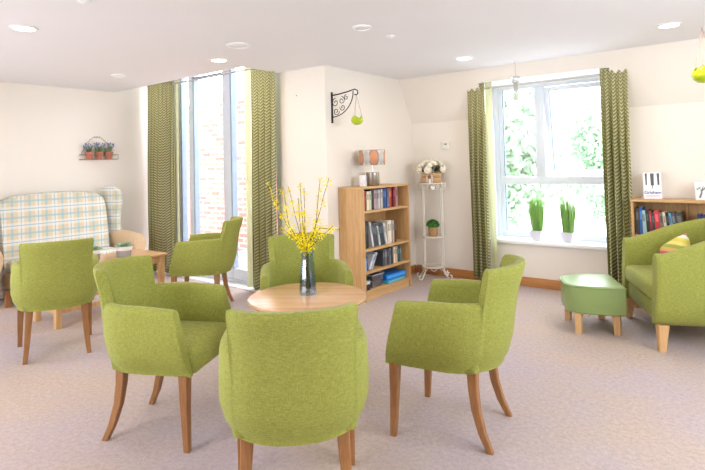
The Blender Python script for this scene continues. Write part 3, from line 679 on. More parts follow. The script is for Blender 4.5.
# lamp on the bookcase
LX, LY = -3.25, 4.50
t = thing('table_lamp', 'table lamp with steel cylinder base and oval patterned drum shade', 'lamp', (LX, LY, BH))
b = MB(); b.lathe([(0.068, 0), (0.070, 0.003), (0.070, 0.138), (0.066, 0.142)], seg=40); b.make('base', STEEL, t)
b = MB(); b.lathe([(0.007, 0.14), (0.007, 0.23), (0.012, 0.231), (0.012, 0.28)], seg=12); b.make('stem', CHROME, t)
def mat_shade():
    tt = NT('shade_print'); tc = tt.n('ShaderNodeTexCoord'); sp_ = tt.n('ShaderNodeSeparateXYZ'); tt.l(tc.outputs['UV'], sp_.inputs[0])
    u, v = sp_.outputs[0], sp_.outputs[1]
    def oval(off, ru, rv, period=0.2):
        du = tt.math('SUBTRACT', tt.math('FRACT', tt.math('ADD', tt.math('MULTIPLY', u, 1/period), off)), 0.5)
        a = tt.math('POWER', tt.math('ABSOLUTE', tt.math('MULTIPLY', du, 1/ru)), 2); c = tt.math('POWER', tt.math('ABSOLUTE', tt.math('MULTIPLY', tt.math('SUBTRACT', v, 0.5), 1/rv)), 2)
        return tt.math('LESS_THAN', tt.math('ADD', a, c), 1)
    c = lin((232, 224, 212)); c = tt.mix(oval(0.15, 0.34, 0.58), c, lin((158, 152, 150))); c = tt.mix(oval(0.15, 0.24, 0.50), c, lin((226, 160, 118)))
    c = tt.mix(oval(0.62, 0.22, 0.44), c, lin((206, 200, 192)))
    tt.base(c, 0.9); tr = tt.n('ShaderNodeBsdfTranslucent'); tt.l(c, tr.inputs[0]); mx = tt.n('ShaderNodeMixShader'); mx.inputs[0].default_value = 0.15
    tt.l(tt.p.outputs[0], mx.inputs[1]); tt.l(tr.outputs[0], mx.inputs[2]); tt.l(mx.outputs[0], tt.out.inputs[0]); return tt.m
b = MB(); b.lathe([(0.132, 0.215), (0.137, 0.37)], seg=48, caps=False)
o = b.make('lamp_shade', mat_shade(), t, True, 60, uvf=lambda co, n: ((math.atan2(co.y if abs(co.y) > 1e-5 else -1e-5, co.x)/(2*PI)), (co.z-0.215)/0.155))
md = o.modifiers.new('thick', 'SOLIDIFY'); md.thickness = 0.002
b = MB(); b.tube([(0.137*math.cos(a*PI/12), 0.137*math.sin(a*PI/12), 0.37) for a in range(24)], 0.0025, 5, loop=True)
for a in range(3): b.tube([(0.135*math.cos(a*2.09), 0.135*math.sin(a*2.09), 0.355), (0, 0, 0.28)], 0.0015, 5)
b.make('shade_wire', CHROME, t)
t = thing('photo_block', 'small white upright block standing left of the lamp base', 'ornament', (-3.28, 4.37, BH), 0.1)
b = MB(); b.box(-0.025, 0.025, -0.035, 0.035, 0, 0.115, 0.005); b.make('block', WHITE, t)
b = MB(); b.box(0.0245, 0.0265, -0.025, 0.025, 0.015, 0.10, 0.0008); b.make('front_panel', plain((228, 230, 236), 0.3), t)

# wall bracket and hanging bowl
t = thing('wall_bracket', 'black scrolled wrought iron bracket on wall above the lamp bookcase', 'bracket', (XW, 4.10, 1.93))
b = MB(); b.box(0, 0.008, -0.012, 0.012, -0.16, 0.155, 0.002); b.make('mounting_bar', IRON, t)
b = MB(); b.tube([(0.008, 0, 0.122), (0.10, 0, 0.126), (0.2, 0, 0.138), (0.26, 0, 0.15), (0.30, 0, 0.155), (0.33, 0, 0.14), (0.335, 0, 0.11), (0.315, 0, 0.095), (0.295, 0, 0.105)], 0.006, 8); b.make('arm', IRON, t)
b = MB(); b.tube([(0.008+0.27*math.sin(a), 0, 0.13-0.23*(1-(1-math.cos(a))) - 0.0 if 0 else 0.14-0.24*math.cos(a)) for a in [i*PI/2/10 for i in range(11)]], 0.005, 8)
b.make('brace', IRON, t)
def scroll(cx, cz, r0, turns, s0, n=22):
    return [(cx+(r0*(1-0.8*i/n))*math.cos(s0+turns*2*PI*i/n), 0, cz+(r0*(1-0.8*i/n))*math.sin(s0+turns*2*PI*i/n)) for i in range(n+1)]
b = MB()
for cx, cz, r0, tu, s0 in ((0.05, 0.045, 0.045, 1.3, PI/2), (0.13, 0.06, 0.04, -1.3, PI/2), (0.06, -0.045, 0.04, -1.3, 0), (0.14, -0.01, 0.035, 1.2, 3), (0.19, 0.085, 0.028, 1.2, PI/2)): b.tube(scroll(cx, cz, r0, tu, s0), 0.0035, 6)
b.make('scrollwork', IRON, t)
def bowl_hanger(loc, drop, r, label, name='hanging_bowl'):
    t = thing(name, label, 'hanging planter', loc)
    b = MB(); n = 28; rg = []
    for k, (rr, z) in enumerate([(0.001, -drop-r*0.78), (r*0.5, -drop-r*0.70), (r*0.85, -drop-r*0.42), (r, -drop-r*0.05), (r*0.9, -drop+r*0.35), (r*0.72, -drop+r*0.55)]):
        ring = []
        for i in range(n):
            a = 2*PI*i/n; zz = z + (r*0.22*math.sin(3*a) if k >= 4 else 0)*(k-3)/2; ring.append((rr*math.cos(a), rr*math.sin(a), zz))
        rg.append(ring)
    b.rings(rg, True, False); o = b.make('bowl', plain((176, 196, 30), 0.25), t, True, 60); md = o.modifiers.new('thick', 'SOLIDIFY'); md.thickness = 0.004
    for k in range(3):
        a = 0.5+k*2*PI/3; b = MB(); b.tube([(0, 0, 0), (r*0.5*math.cos(a), r*0.5*math.sin(a), -drop*0.5), (r*0.86*math.cos(a), r*0.86*math.sin(a), -drop+r*0.42)], 0.0022, 5); b.make('cord', plain((206, 176, 160), 0.9), t)
    b = MB(); rnd = random.Random(3)
    for k in range(26):
        a = rnd.uniform(0, 2*PI); q = rnd.uniform(0, r*0.45); b.blade((q*math.cos(a), q*math.sin(a), -drop-r*0.45), (q*1.5*math.cos(a), q*1.5*math.sin(a), -drop+r*rnd.uniform(0.1, 0.6)), 0.012)
    b.make('leaves', plain((200, 212, 60), 0.5), t, False)
    return t
bowl_hanger((XW+0.318, 4.10, 1.93+0.094), 0.245, 0.06, 'lime green bowl hanging by cords from the black iron bracket')
bowl_hanger((-0.355, 4.9, H), 0.37, 0.085, 'lime green hanging bowl at the right edge of the picture')

# ------------------------------------------------------------------ white wire plant stand
SX, SY = -3.08, 5.43
t = thing('plant_stand', 'cream wire plant stand with scroll feet in the corner', 'plant stand', (SX, SY, 0))
hw = 0.12
def ringp(r, z, n=28, sx=1, sy=1): return [(r*sx*math.cos(2*PI*i/n), r*sy*math.sin(2*PI*i/n), z) for i in range(n)]
corners = [(hw*math.cos(a), hw*math.sin(a)) for a in (0.16, 1.16, 0.16+PI, 1.16+PI)]
for x, y in corners:
    b = MB(); b.tube([(x, y, 1.11), (x, y, 0.16), (x*1.05, y*1.05, 0.10), (x*1.25, y*1.25, 0.05), (x*1.5, y*1.5, 0.012), (x*1.72, y*1.72, 0.02), (x*1.78, y*1.78, 0.05), (x*1.6, y*1.6, 0.06)], 0.0075, 6); b.make('leg', CREAMMETAL, t)
for z, r in ((1.105, 0.155), (0.49, 0.125), (0.15, 0.135)):
    b = MB(); b.tube(ringp(r, z), 0.007, 6, loop=True)
    for k in range(-4, 5): xx = k*r/5; yy = math.sqrt(r*r-xx*xx); b.tube([(xx, -yy, z), (xx, yy, z)], 0.0025, 5)
    if z > 1: b.lathe([(r-0.004, z-0.004), (r-0.004, z)], seg=28)
    elif z > 0.4: b.lathe([(r-0.004, z-0.003), (r-0.004, z+0.001)], seg=28)
    b.make('shelf', CREAMMETAL, t)
b = MB(); b.tube(ringp(0.16, 1.04), 0.004, 6, loop=True)
for k in range(8):
    a = k*PI/4; sc_ = [(0.022*(1-0.7*i/12)*math.cos(i*0.6), 0.022*(1-0.7*i/12)*math.sin(i*0.6)) for i in range(13)]
    for sg in (1, -1): b.tube([(0.158*math.cos(a+sg*(0.17+p[0]/0.158)), 0.158*math.sin(a+sg*(0.17+p[0]/0.158)), 1.073+p[1]) for p in sc_], 0.0045, 5)
b.make('gallery_rail', CREAMMETAL, t)
b = MB()
for k in range(8):
    a = k*PI/4+0.2; b.tube([(0.135*math.cos(a+q*0.12), 0.135*math.sin(a+q*0.12), 0.15-0.035*math.sin(q*PI/5)) for q in range(6)], 0.0035, 5)
b.make('lower_scroll', CREAMMETAL, t)
b = MB(); rnd = random.Random(9)
for k in range(5):
    a = k*2*PI/5; b.face([(0, 0, 0), (0.022*math.cos(a-.4), 0.01, 0.022*math.sin(a-.4)), (0.036*math.cos(a), 0.004, 0.036*math.sin(a)), (0.022*math.cos(a+.4), 0.01, 0.022*math.sin(a+.4))])
b.xf(Matrix.Translation((0.19, -0.05, 0.10)) @ Matrix.Rotation(0.6, 4, 'Z')); b.make('metal_flower', WHITE, t, False)

t = thing('flower_crate', 'wooden crate of white roses on top of the plant stand', 'flower arrangement', (SX-0.005, SY, 1.109), 0.55)
CRATE = mat_wood('crate_pine', (176, 132, 84), (206, 168, 122), 0, 0.6, 10)
b = MB(); b.box(-0.105, 0.105, -0.075, 0.075, 0, 0.012)
for z in (0.014, 0.068):
    b.box(-0.11, 0.11, -0.082, -0.074, z, z+0.048, 0.002); b.box(-0.11, 0.11, 0.074, 0.082, z, z+0.048, 0.002); b.box(-0.112, -0.104, -0.074, 0.074, z, z+0.048, 0.002); b.box(0.104, 0.112, -0.074, 0.074, z, z+0.048, 0.002)
b.make('crate', CRATE, t)
rnd = random.Random(12)
def rose(b, c, r):
    for lay in range(3):
        n = 5+lay; q = r*(0.45+0.27*lay); 
        for k in range(n):
            a = 2*PI*k/n+lay; dr = Vector((math.cos(a), math.sin(a), 0)); pr = Vector((-dr.y, dr.x, 0)); h_ = r*(0.75-0.28*lay); p = Vector(c)
            base_ = p-Vector((0, 0, r*0.3)); b.face([base_, p+dr*q-pr*q*0.55+Vector((0, 0, h_*0.5)), p+dr*q*1.08+Vector((0, 0, h_)), p+dr*q+pr*q*0.55+Vector((0, 0, h_*0.5))])
    b.ball(c, r*0.7, 2, (1, 1, 0.85))
RW = plain((246, 240, 222), 0.7, 0, 0.04)
for k in range(52):
    a = rnd.uniform(0, 2*PI); ph = rnd.uniform(0.05, 1.6); c = Vector((0.155*math.sin(ph)*math.cos(a), 0.125*math.sin(ph)*math.sin(a), 0.14+0.11*math.cos(ph)))
    b = MB(); rose(b, (0, 0, 0), rnd.uniform(0.034, 0.046)); M = Matrix.Translation(c) @ Vector((c.x, c.y, c.z-0.1)).to_track_quat('Z', 'Y').to_matrix().to_4x4(); b.xf(M); b.make('rose', RW, t, True, 70)
b = MB()
for k in range(20):
    a = rnd.uniform(0, 2*PI); ph = rnd.uniform(0.1, 1.5); d = Vector((math.sin(ph)*math.cos(a), math.sin(ph)*math.sin(a), math.cos(ph))); b.blade(Vector((0, 0, 0.09))+d*0.06, Vector((0, 0, 0.11))+Vector((d.x*0.15, d.y*0.115, d.z*0.10)), 0.022)
b.make('leaves', DARKLEAF, t, False)
t = thing('lantern', 'small silver wire lantern frame on front of the rose crate', 'ornament', (SX+0.045, SY-0.125, 1.109), 0.3)
b = MB()
for x in (-.028, .028):
    for y in (-.015, .015): b.tube([(x, y, 0), (x, y, 0.09)], 0.003, 5)
for z in (0.002, 0.09): b.tube([(-.028, -.015, z), (.028, -.015, z), (.028, .015, z), (-.028, .015, z)], 0.003, 5, loop=True)
b.tube([(-.028, 0, .09), (0, 0, .125), (.028, 0, .09)], 0.003, 5); b.make('wire_frame', plain((190, 188, 186), 0.35, 0.6), t)
b = MB(); b.lathe([(0.012, 0.0), (0.012, 0.05)], seg=14); b.make('candle', WHITE, t)
# white heart on the stand
b = MB(); hp = [(0.026*math.sin(a)**3, 0.024*(0.81*math.cos(a)-0.31*math.cos(2*a)-0.12*math.cos(3*a)-0.06*math.cos(4*a))) for a in [2*PI*i/28 for i in range(28)]]
b.prism(hp, -0.006, 0.006, 0.002); b.xf(Matrix.Rotation(PI/2, 4, 'X')); o = b.make('heart_ornament', WHITE, None); o.location = (SX+0.10, SY-0.155, 1.06); o.rotation_euler = (0, 0, 0.5)
tag(o, 'small white heart hanging on the upper rail of the plant stand', 'ornament')

t = thing('topiary_plant', 'clipped round green plant in woven pot on the stand\'s middle shelf', 'plant', (SX, SY, 0.493))
b = MB(); b.lathe([(0.046, 0), (0.052, 0.01), (0.056, 0.10), (0.052, 0.105), (0.046, 0.095)], seg=24); o = b.make('woven_pot', plain((176, 138, 92), 0.8, 0, 0.35, 120), t)
b = MB(); rnd = random.Random(5)
b.ball((0, 0, 0.13), 0.06, 2, (1.05, 1.05, 0.75))
for k in range(420):
    a = rnd.uniform(0, 2*PI); ph = rnd.uniform(0, 1.9); d = Vector((math.sin(ph)*math.cos(a), math.sin(ph)*math.sin(a), math.cos(ph)*0.8)); b.blade(Vector((0, 0, 0.13))+d*0.05, Vector((0, 0, 0.13))+d*rnd.uniform(0.075, 0.088), 0.012)
b.make('foliage', plain((70, 128, 50), 0.6, 0, 0.25, 60), t, False)

# wall sensor, nail
t = thing('wall_sensor', 'small white square thermostat on the wall above the rose crate', 'thermostat', (-2.99, YK, 1.545))
b = MB(); b.box(-0.05, 0.05, -0.022, 0, -0.045, 0.045, 0.005); b.make('housing', plain((236, 232, 222), 0.5), t)
b = MB(); b.box(-0.01, 0.02, -0.0235, -0.021, 0.005, 0.022, 0.0005); b.make('display', plain((140, 140, 134), 0.3), t)
b = MB(); b.lathe([(0.004, 0), (0.005, 0.008), (0.002, 0.011)], seg=8); b.xf(Matrix.Rotation(PI/2, 4, 'X')); o = b.make('picture_nail', IRON, None); o.location = (-3.84, Y2, 2.08); tag(o, 'tiny picture nail in the cream wall beside the french window curtain', 'nail')

# wind chime
CX, CY = -1.956, 5.20
t = thing('wind_chime', 'small clear wind chime hung from the ceiling before the window', 'wind chime', (CX, CY, H))
b = MB(); b.tube([(0, 0, 0), (0, 0, -0.16)], 0.0015, 5); b.make('cord', plain((120, 120, 124), 0.6), t)
b = MB(); b.box(-0.045, 0.045, -0.045, 0.045, -0.205, -0.160, 0.008); b.make('top_block', CLEARPL, t)
b = MB(); b.box(-0.03, 0.03, -0.03, 0.03, -0.225, -0.206, 0.004); b.make('collar', plain((176, 176, 168), 0.4), t)
for x, y in ((-.018, 0), (.018, 0), (0, .018), (0, -.018)): b = MB(); b.tube([(x, y, -0.222), (x, y, -0.40-0.6*x)], 0.005, 8); b.make('chime_tube', CHROME, t)

# grass pots on the sill
def grass_pot(x, y, label, seed):
    rnd = random.Random(seed); t = thing('grass_plant', label, 'plant', (x, y, OZ0), 0, 'white pots of grass on the window sill')
    b = MB(); b.rings([[(sx*s, sy*s, z) for sx, sy in ((-1, -1), (1, -1), (1, 1), (-1, 1))] for s, z in ((0.042, 0), (0.062, 0.105), (0.055, 0.105), (0.052, 0.09))]); b.make('pot', plain((214, 214, 224), 0.4, 0, 0.02), t, False)
    b = MB()
    for k in range(330):
        a = rnd.uniform(0, 2*PI); r_ = 0.055*math.sqrt(rnd.random()); x0, y0 = r_*math.cos(a), r_*math.sin(a); sp_ = rnd.uniform(1.3, 2.0); hh = rnd.uniform(0.32, 0.44)
        b.blade((x0, y0, 0.085), (x0*sp_+rnd.uniform(-.015, .015), y0*sp_, 0.085+hh), 0.0042)
    b.make('grass', GRASS, t, False)
grass_pot(-1.965, 5.70, 'white pot of tall green grass, left of the pair on the sill', 1)
grass_pot(-1.645, 5.70, 'white pot of tall green grass, right of the pair on the sill', 2)

# ------------------------------------------------------------------ low bookcase on the right
RX0, RX1, RY0, RY1, RH = -0.985, -0.10, 5.33, 5.615, 0.97
t = thing('bookcase', 'low oak bookcase behind the green tub armchair', 'bookcase', (RX0, RY0, 0)); dx, dy = RX1-RX0, RY1-RY0
for x0 in (0, dx-0.02): b = MB(); b.box(x0, x0+0.02, 0, dy, 0, RH-0.02, 0.0015); b.make('side_panel', OAK, t)
b = MB(); b.box(-0.003, dx+0.003, -0.004, dy, RH-0.02, RH, 0.002); b.make('top_board', OAK_X, t)
for z in (0.08, 0.36, 0.655): b = MB(); b.box(0.02, dx-0.02, 0.006, dy-0.01, z-0.02, z, 0.001); b.make('shelf', OAK_X, t)
b = MB(); b.box(0.02, dx-0.02, dy-0.01, dy-0.002, 0, RH-0.02); b.make('back_panel', OAK, t)
b = MB(); b.box(0.40, 0.415, dy-0.05, dy-0.012, 0.655, RH-0.02); b.make('upright', OAK, t)
b = MB(); b.box(0.02, dx-0.02, 0.02, 0.035, 0, 0.06); b.make('plinth', OAK_X, t)
items = [('dark brown', (58, 50, 48), .032, .235, 0), ('bright blue', (44, 92, 160), .024, .245, 0), ('pale teal', (168, 196, 190), .030, .215, 3), ('black', (40, 42, 46), .026, .22, 3), ('dark red', (150, 44, 44), .018, .215, 3), ('charcoal', (54, 54, 58), .022, .2, 3), ('red', (200, 56, 62), .038, .215, 4), ('grey brown', (130, 116, 108), .028, .2, 4), ('cream', (222, 206, 172), .020, .205, 5), ('jet black', (34, 34, 38), .026, .2, 5), ('light blue', (110, 170, 196), .022, .2, 8), ('slate', (74, 84, 92), .028, .2, 8), ('dark olive', (60, 58, 52), .05, .2, 8)]
x = RX0+0.03
for i, (cn, col, th, h, lean) in enumerate(items):
    d = 0.14; a = math.radians(lean)
    book((x+th, RY0+0.03+d, 0.656+0.0), th, h, d, col, -PI/2, 0, 0, '%s spined book, %s in the row on low bookcase' % (cn, ORD[i]), 'books on the low right bookcase')
    o = C.objects[-1]
    o.matrix_world = Matrix.Translation((x, RY0+0.03+d, 0.6565+th*math.sin(a)*0)) @ Matrix.Rotation(-a, 4, 'Y') @ Matrix.Translation((0, 0, 0)) @ Matrix.Rotation(-PI/2, 4, 'Z') 
    o.location.z += th*math.sin(a)
    x += th/math.cos(a)+0.0015
for i, (cn, col) in enumerate((('navy', (40, 50, 100)), ('dark violet', (60, 54, 96)))):
    book((RX0+0.50+i*0.033, RY0+0.17, 0.6555), 0.03, 0.20, 0.14, col, -PI/2, 0, 0, '%s book standing apart on low bookcase near picture edge' % cn, 'books on the low right bookcase')
# display book with grey figures and blue title
tb = thing('display_book', 'white cover book displayed upright on the low bookcase, blue title Grisham', 'book', (-0.822, 5.46, RH), 0.25)
tb.scale = (1.1, 1.1, 1.1)
tilt = rotm(-8, 'X')
b = MB(); b.box(-0.065, 0.065, 0.0, 0.024, 0.001, 0.218, 0.001, 0); b.xf(tilt); b.make('cover', plain((238, 238, 240), 0.4, 0, 0.01), tb)
b = MB(); b.box(-0.062, 0.066, 0.0025, 0.0215, 0.004, 0.2185, 0); b.xf(tilt); b.make('pages', PAGE, tb)
b = MB()
for x0, x1, z0, z1 in ((-0.052, -0.036, 0.115, 0.212), (-0.014, 0.014, 0.112, 0.212), (0.034, 0.054, 0.115, 0.212)):
    b.rings([[(x0, y_, z1), (x1, y_, z1), (x1-0.002, y_, (z0+z1)/2), (x1-0.003, y_, z0), (x0+0.003, y_, z0), (x0+0.002, y_, (z0+z1)/2)] for y_ in (-0.0006, -0.0001)])
b.tube([(0.0, -0.0004, 0.115), (0.0, -0.0004, 0.10), (-0.004, -0.0004, 0.086)], 0.003, 5)
b.xf(tilt); b.make('figure_print', plain((84, 84, 90), 0.5), tb, False)
def text(body, size, mat, parent, loc, rx, name='title_lettering', ext=0.0003):
    cu = bpy.data.curves.new(name, 'FONT'); cu.body = body; cu.size = size; cu.align_x = 'CENTER'; cu.extrude = ext; cu.offset = 0.0003
    tmp = bpy.data.objects.new('tmp', cu); C.objects.link(tmp); bpy.context.view_layer.update()
    me = bpy.data.meshes.new_from_object(tmp.evaluated_get(bpy.context.evaluated_depsgraph_get())); bpy.data.objects.remove(tmp)
    me.materials.clear(); me.materials.append(mat); o = bpy.data.objects.new(name, me); C.objects.link(o); o.parent = parent; o.location = loc; o.rotation_euler = (rx, 0, 0); return o
text('Grisham', 0.036, plain((34, 56, 150), 0.5), tb, (0, 0.0040, 0.042), PI/2-math.radians(-8)*-1, 'title_lettering')
b = MB(); b.box(-0.05, 0.05, -0.0008, -0.0002, 0.022, 0.028); b.xf(tilt); b.make('subtitle_line', plain((190, 160, 170), 0.5), tb, False)
tb = thing('greeting_card', 'white card with a grey tree drawing leaning at right picture edge', 'card', (-0.445, 5.45, RH), 0.2)
tilt = rotm(-22, 'X')
b = MB(); b.box(-0.05, 0.09, 0.0, 0.012, 0.001, 0.165, 0.001); b.xf(tilt); b.make('cover', plain((226, 228, 230), 0.4, 0, 0.01), tb)
b = MB()
b.tube([(-0.02, -0.0005, 0.02), (-0.005, -0.0005, 0.06), (0.0, -0.0005, 0.09), (0.015, -0.0005, 0.13)], [0.009, 0.007, 0.006, 0.002], 5)
b.tube([(0.0, -0.0005, 0.08), (0.03, -0.0005, 0.11)], 0.003, 5)
b.xf(tilt); b.make('tree_print', plain((110, 110, 116), 0.5), tb, False)
b = MB(); 
for k in range(9): b.ball((-0.03+0.014*k, -0.0004, 0.10+0.012*math.sin(k*2.1)), 0.012, 1, (1, 0.03, 0.8))
b.xf(tilt); b.make('foliage_print', plain((136, 164, 144), 0.5), tb, False)

# ------------------------------------------------------------------ tartan wing sofa
SYA, SYB = 2.00, 3.36
SXB, SXF = XL+0.03, -5.93
t = thing('wing_sofa', 'high backed wing sofa in beige and blue tartan on wooden legs', 'sofa', ((SXB+SXF)/2, (SYA+SYB)/2, 0)); ox, oy = (SXB+SXF)/2, (SYA+SYB)/2
uvb = lambda co, n: ((co.y+co.x*0.3, co.z) if abs(n.y) < 0.7 else (co.x+co.y*0.3, co.z)) if abs(n.z) < 0.8 else (co.y, co.x)
b = MB(); rg = []
ya, yb = SYA+0.10-oy, SYB-0.15-oy; N = 26
for i in range(N+1):
    u = i/N; y = ya+(yb-ya)*u; arch = 0.035*math.sin(PI*u)-0.05*(abs(2*u-1)**8)
    top = 1.085+arch
    rg.append([Vector((px_-ox, y, z)) for px_, z in ((-6.20, 0.36), (-6.215, 0.5), (-6.245, 0.7), (-6.29, 0.9), (-6.325, top-0.05), (-6.35, top-0.012), (-6.39, top), (-6.44, top-0.012), (-6.46, top-0.06), (-6.48, 0.7), (-6.50, 0.36))])
b.rings(rg); b.make('backrest', TARTAN, t, True, 50, uvf=uvb)
for s, yc in ((-1, SYA+0.045-oy), (1, SYB-0.055-oy)):
    # wing: outline in x-z, thickness along y
    out_ = [(-6.50, 0.5), (-6.50, 1.07), (-6.46, 1.13), (-6.38, 1.155), (-6.30, 1.15), (-6.22, 1.11), (-6.19, 1.04), (-6.19, 0.93), (-6.215, 0.80), (-6.22, 0.70), (-6.20, 0.60), (-6.16, 0.5)]
    b = MB(); b.prism([(x_-ox, z_) for x_, z_ in out_], -0.04, 0.04, 0.022, seg=3); b.xf(rotm(s*27, 'Z', (-6.46-ox, yc-s*0.06, 0)) @ Matrix.Translation((0, yc-s*0.06, 0)) @ Matrix.Rotation(PI/2, 4, 'X')); b.make('wing', TARTAN, t, True, 60, uvf=uvb)
    # scroll arm
    b = MB(); rg = []; Wd = 0.075
    for x_, z_, kk in ((-6.50, 0.56, 0.9), (-6.3, 0.585, 0.95), (-6.1, 0.575, 1.0), (-5.99, 0.55, 1.08), (-5.935, 0.53, 1.1), (-5.915, 0.52, 1.0)):
        w_ = Wd*kk; inner = 1 if kk != 1.0 or x_ < -5.95 else 0.9
        rg.append([Vector((x_-ox, yc-s*0.03+s*0.15*(x_+6.5)/0.55+a*w_*inner, z_*1.0+c)) for a, c in ((-0.7, 0.16-z_), (-0.7, -0.16), (-1.0, -0.07), (-1.0, -0.02), (-0.7, 0.025), (0, 0.045), (0.7, 0.025), (1.0, -0.02), (1.0, -0.07), (0.7, -0.16), (0.7, 0.16-z_))])
    b.rings(rg); b.make('arm', BEIGE, t, True, 50)
b = MB(); b.box(-6.24-ox, -5.97-ox, SYA+0.10-oy, SYB-0.11-oy, 0.16, 0.31, 0.02); b.make('seat_base', BEIGE, t)
for k in range(2):
    ym = (SYA+SYB)/2-oy; y0, y1 = (SYA+0.12-oy, ym-0.004) if k == 0 else (ym+0.004, SYB-0.13-oy)
    b = MB(); b.box(-6.24-ox, -5.95-ox, y0, y1, 0.312, 0.44, 0.03, seg=3); b.make('seat_cushion', TARTAN, t, uvf=uvb)
for x_ in (-6.05, -6.42):
    for y_ in (SYA+0.08, SYB-0.1): b = MB(); sq_leg(b, [(x_-ox, y_-oy, 0.165), (x_-ox, y_-oy, 0)], 0.06, 0.05); b.make('leg', LEG, t)

# wall grille
t = thing('floor_grille', 'white slatted low wall grille left of the sofa', 'grille', (XL+0.021, 1.85, 0.0))
b = MB(); b.box(0, 0.03, -0.35, 0.35, 0.0, 0.02, 0.002); b.box(0, 0.03, -0.35, 0.35, 0.15, 0.17, 0.002); b.box(0, 0.03, -0.35, -0.33, 0.02, 0.15); b.box(0, 0.03, 0.33, 0.35, 0.02, 0.15); b.make('frame', WHITE, t)
b = MB(); b.box(0, 0.006, -0.33, 0.33, 0.02, 0.15); b.make('backing', plain((60, 62, 66), 0.7), t)
b = MB()
for k in range(22): y0 = -0.32+k*0.029; b.box(0.008, 0.024, y0, y0+0.014, 0.02, 0.15)
b.make('slats', WHITE, t, False)

# coffee table
KX0, KX1, KY0, KY1, KZ = -5.32, -4.83, 2.02, 3.08, 0.50
t = thing('coffee_table', 'low rectangular oak coffee table between sofa and green chairs', 'table', ((KX0+KX1)/2, (KY0+KY1)/2, 0)); hx, hy = (KX1-KX0)/2, (KY1-KY0)/2
b = MB(); b.box(-hx-0.012, hx+0.012, -hy-0.012, hy+0.012, KZ-0.026, KZ, 0.006); b.make('tabletop', mat_wood('coffee_table_oak', (196, 150, 104), (214, 174, 128), 1, 0.25, 8), t)
for sx in (-1, 1):
    for sy in (-1, 1): b = MB(); sq_leg(b, [(sx*(hx-0.035), sy*(hy-0.035), KZ-0.026), (sx*(hx-0.035), sy*(hy-0.035), 0)], 0.058, 0.052); b.make('leg', LEG_PALE, t)
for sx in (-1, 1): b = MB(); b.box(sx*(hx-0.035)-0.012, sx*(hx-0.035)+0.012, -hy+0.06, hy-0.06, KZ-0.09, KZ-0.027, 0.002); b.make('apron', LEG_PALE, t)
for sx in (-1, 1): b = MB(); b.box(sx*(hx-0.035)-0.012, sx*(hx-0.035)+0.012, -hy+0.06, hy-0.06, 0.12, 0.16, 0.002); b.make('stretcher', LEG_PALE, t)
for sy in (-1, 1):
    b = MB(); b.box(-hx+0.06, hx-0.06, sy*(hy-0.035)-0.012, sy*(hy-0.035)+0.012, 0.12, 0.16, 0.002); b.make('stretcher', LEG_PALE, t)
def succulent(x, y, s, label, seed):
    rnd = random.Random(seed); t = thing('succulent_plant', label, 'plant', (x, y, KZ), 0, 'potted succulents on the coffee table')
    b = MB(); b.lathe([(0.062*s, 0), (0.068*s, 0.006), (0.074*s, 0.062*s)], seg=28); b.make('pot_band', plain((160, 156, 160), 0.6), t)
    b = MB(); b.lathe([(0.074*s, 0.062*s), (0.08*s, 0.098*s), (0.074*s, 0.10*s), (0.07*s, 0.088*s)], seg=28); b.make('pot_rim', plain((236, 234, 230), 0.5), t)
    b = MB()
    for lay, (n, el, L) in enumerate(((11, 0.25, 0.09), (9, 0.6, 0.075), (7, 0.95, 0.06), (5, 1.25, 0.045))):
        for k in range(n):
            a = 2*PI*k/n+lay*0.5+rnd.uniform(-.1, .1); dr = Vector((math.cos(a)*math.cos(el), math.sin(a)*math.cos(el), math.sin(el))); pr = Vector((-math.sin(a), math.cos(a), 0)); nn = dr.cross(pr); p = Vector((0, 0, 0.085*s)); L_ = L*s*1.05
            rg = [[p+dr*L_*q+pr*w_*math.cos(c)*L_+nn*0.09*L_*math.sin(c)*(1-q*0.5) for c in [j*PI/3 for j in range(6)]] for q, w_ in ((0.1, 0.12), (0.5, 0.24), (0.8, 0.18), (1.0, 0.02))]
            b.rings(rg)
    b.make('leaves', plain((132, 164, 132), 0.5, 0, 0.2, 40), t, True, 60); return t
succulent(-5.02, 2.74, 1.0, 'succulent in grey banded white pot, nearer one on the coffee table', 1)
succulent(-5.10, 2.47, 0.95, 'succulent in white bowl, half hidden behind the left green chair', 2)

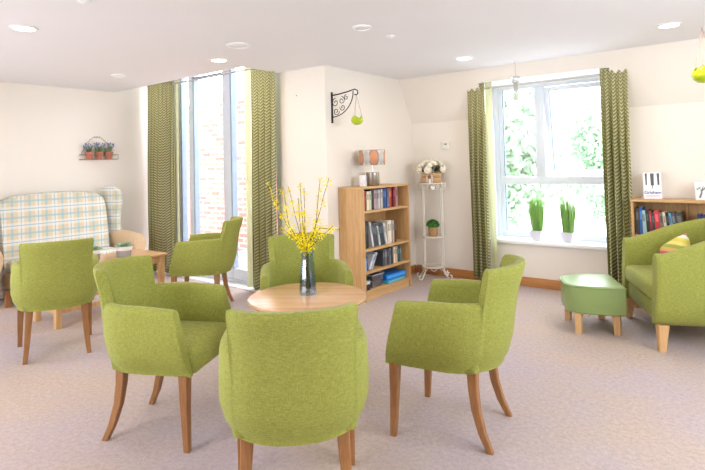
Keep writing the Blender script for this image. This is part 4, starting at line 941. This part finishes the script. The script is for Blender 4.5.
# wall shelf with three pots
PY0, PY1, PZ = 3.03, 3.47, 1.485; PXc = XL+0.055
t = thing('wall_rack', 'wire wall rack holding three terracotta pots above the sofa', 'plant rack', (XL, (PY0+PY1)/2, PZ)); hy = (PY1-PY0)/2
b = MB(); wire = 0.003
for z in (0, 0.055): b.tube([(0.004, -hy, z), (0.105, -hy, z), (0.105, hy, z), (0.004, hy, z)], wire, 5, loop=True)
for k in range(7): y_ = -hy+2*hy*k/6; b.tube([(0.004, y_, 0), (0.105, y_, 0)], 0.002, 5); b.tube([(0.105, y_, 0), (0.105, y_, 0.055)], 0.002, 5)
b.make('wire_shelf', plain((120, 112, 104), 0.5, 0.5), t)
b = MB(); b.tube([(0.005, -hy*0.9, 0.055), (0.005, -hy*0.6, 0.2), (0.005, -0.06, 0.265), (0.005, 0, 0.285), (0.005, 0.06, 0.265), (0.005, hy*0.6, 0.2), (0.005, hy*0.9, 0.055)], wire, 5)
b.tube([(0.005, -0.04, 0.285), (0.005, 0, 0.27), (0.005, 0.04, 0.285)], wire, 5); b.make('back_hoop', plain((150, 130, 118), 0.5, 0.3), t)
for i, (yy, wh) in enumerate(((PY0+0.10, 'left'), (PY0+0.225, 'middle'), (PY0+0.345, 'right'))):
    t = thing('lavender_pot', 'terracotta pot of dried lavender, %s of three in the wall rack' % wh, 'plant', (XL+0.056, yy, PZ+0.004), 0, 'lavender pots in the wall rack')
    b = MB(); b.lathe([(0.033, 0), (0.043, 0.062), (0.049, 0.064), (0.050, 0.088), (0.044, 0.088), (0.04, 0.075)], seg=20); b.make('pot', TERRA, t)
    rnd = random.Random(i+40); b = MB()
    for k in range(110):
        a = rnd.uniform(0, 2*PI); q = rnd.uniform(0, 0.03); sx_ = rnd.uniform(0.6, 1.9); b.blade((q*math.cos(a), q*math.sin(a), 0.07), (max(-0.045, q*1.5*math.cos(a)), 0.055*sx_*math.sin(a)*rnd.uniform(.2, 1), 0.09+rnd.uniform(0.03, 0.10)), 0.006)
    b.make('leaves', plain((130, 150, 112), 0.7, 0, 0.25, 60), t, False)
    b = MB()
    for k in range(12):
        a = rnd.uniform(0, 2*PI); yy2 = 0.06*math.sin(a)*rnd.uniform(.3, 1.2); h_ = rnd.uniform(0.15, 0.2) if i != 2 else rnd.uniform(.12, .2); b.tube([(0, yy2*0.4, 0.1), (0, yy2, h_)], 0.0012, 4); b.ball((0, yy2, h_), 0.008, 1, (1, 1, 1.8))
    b.make('flower_spikes', plain((136, 144, 184), 0.7, 0, 0.1), t, False)
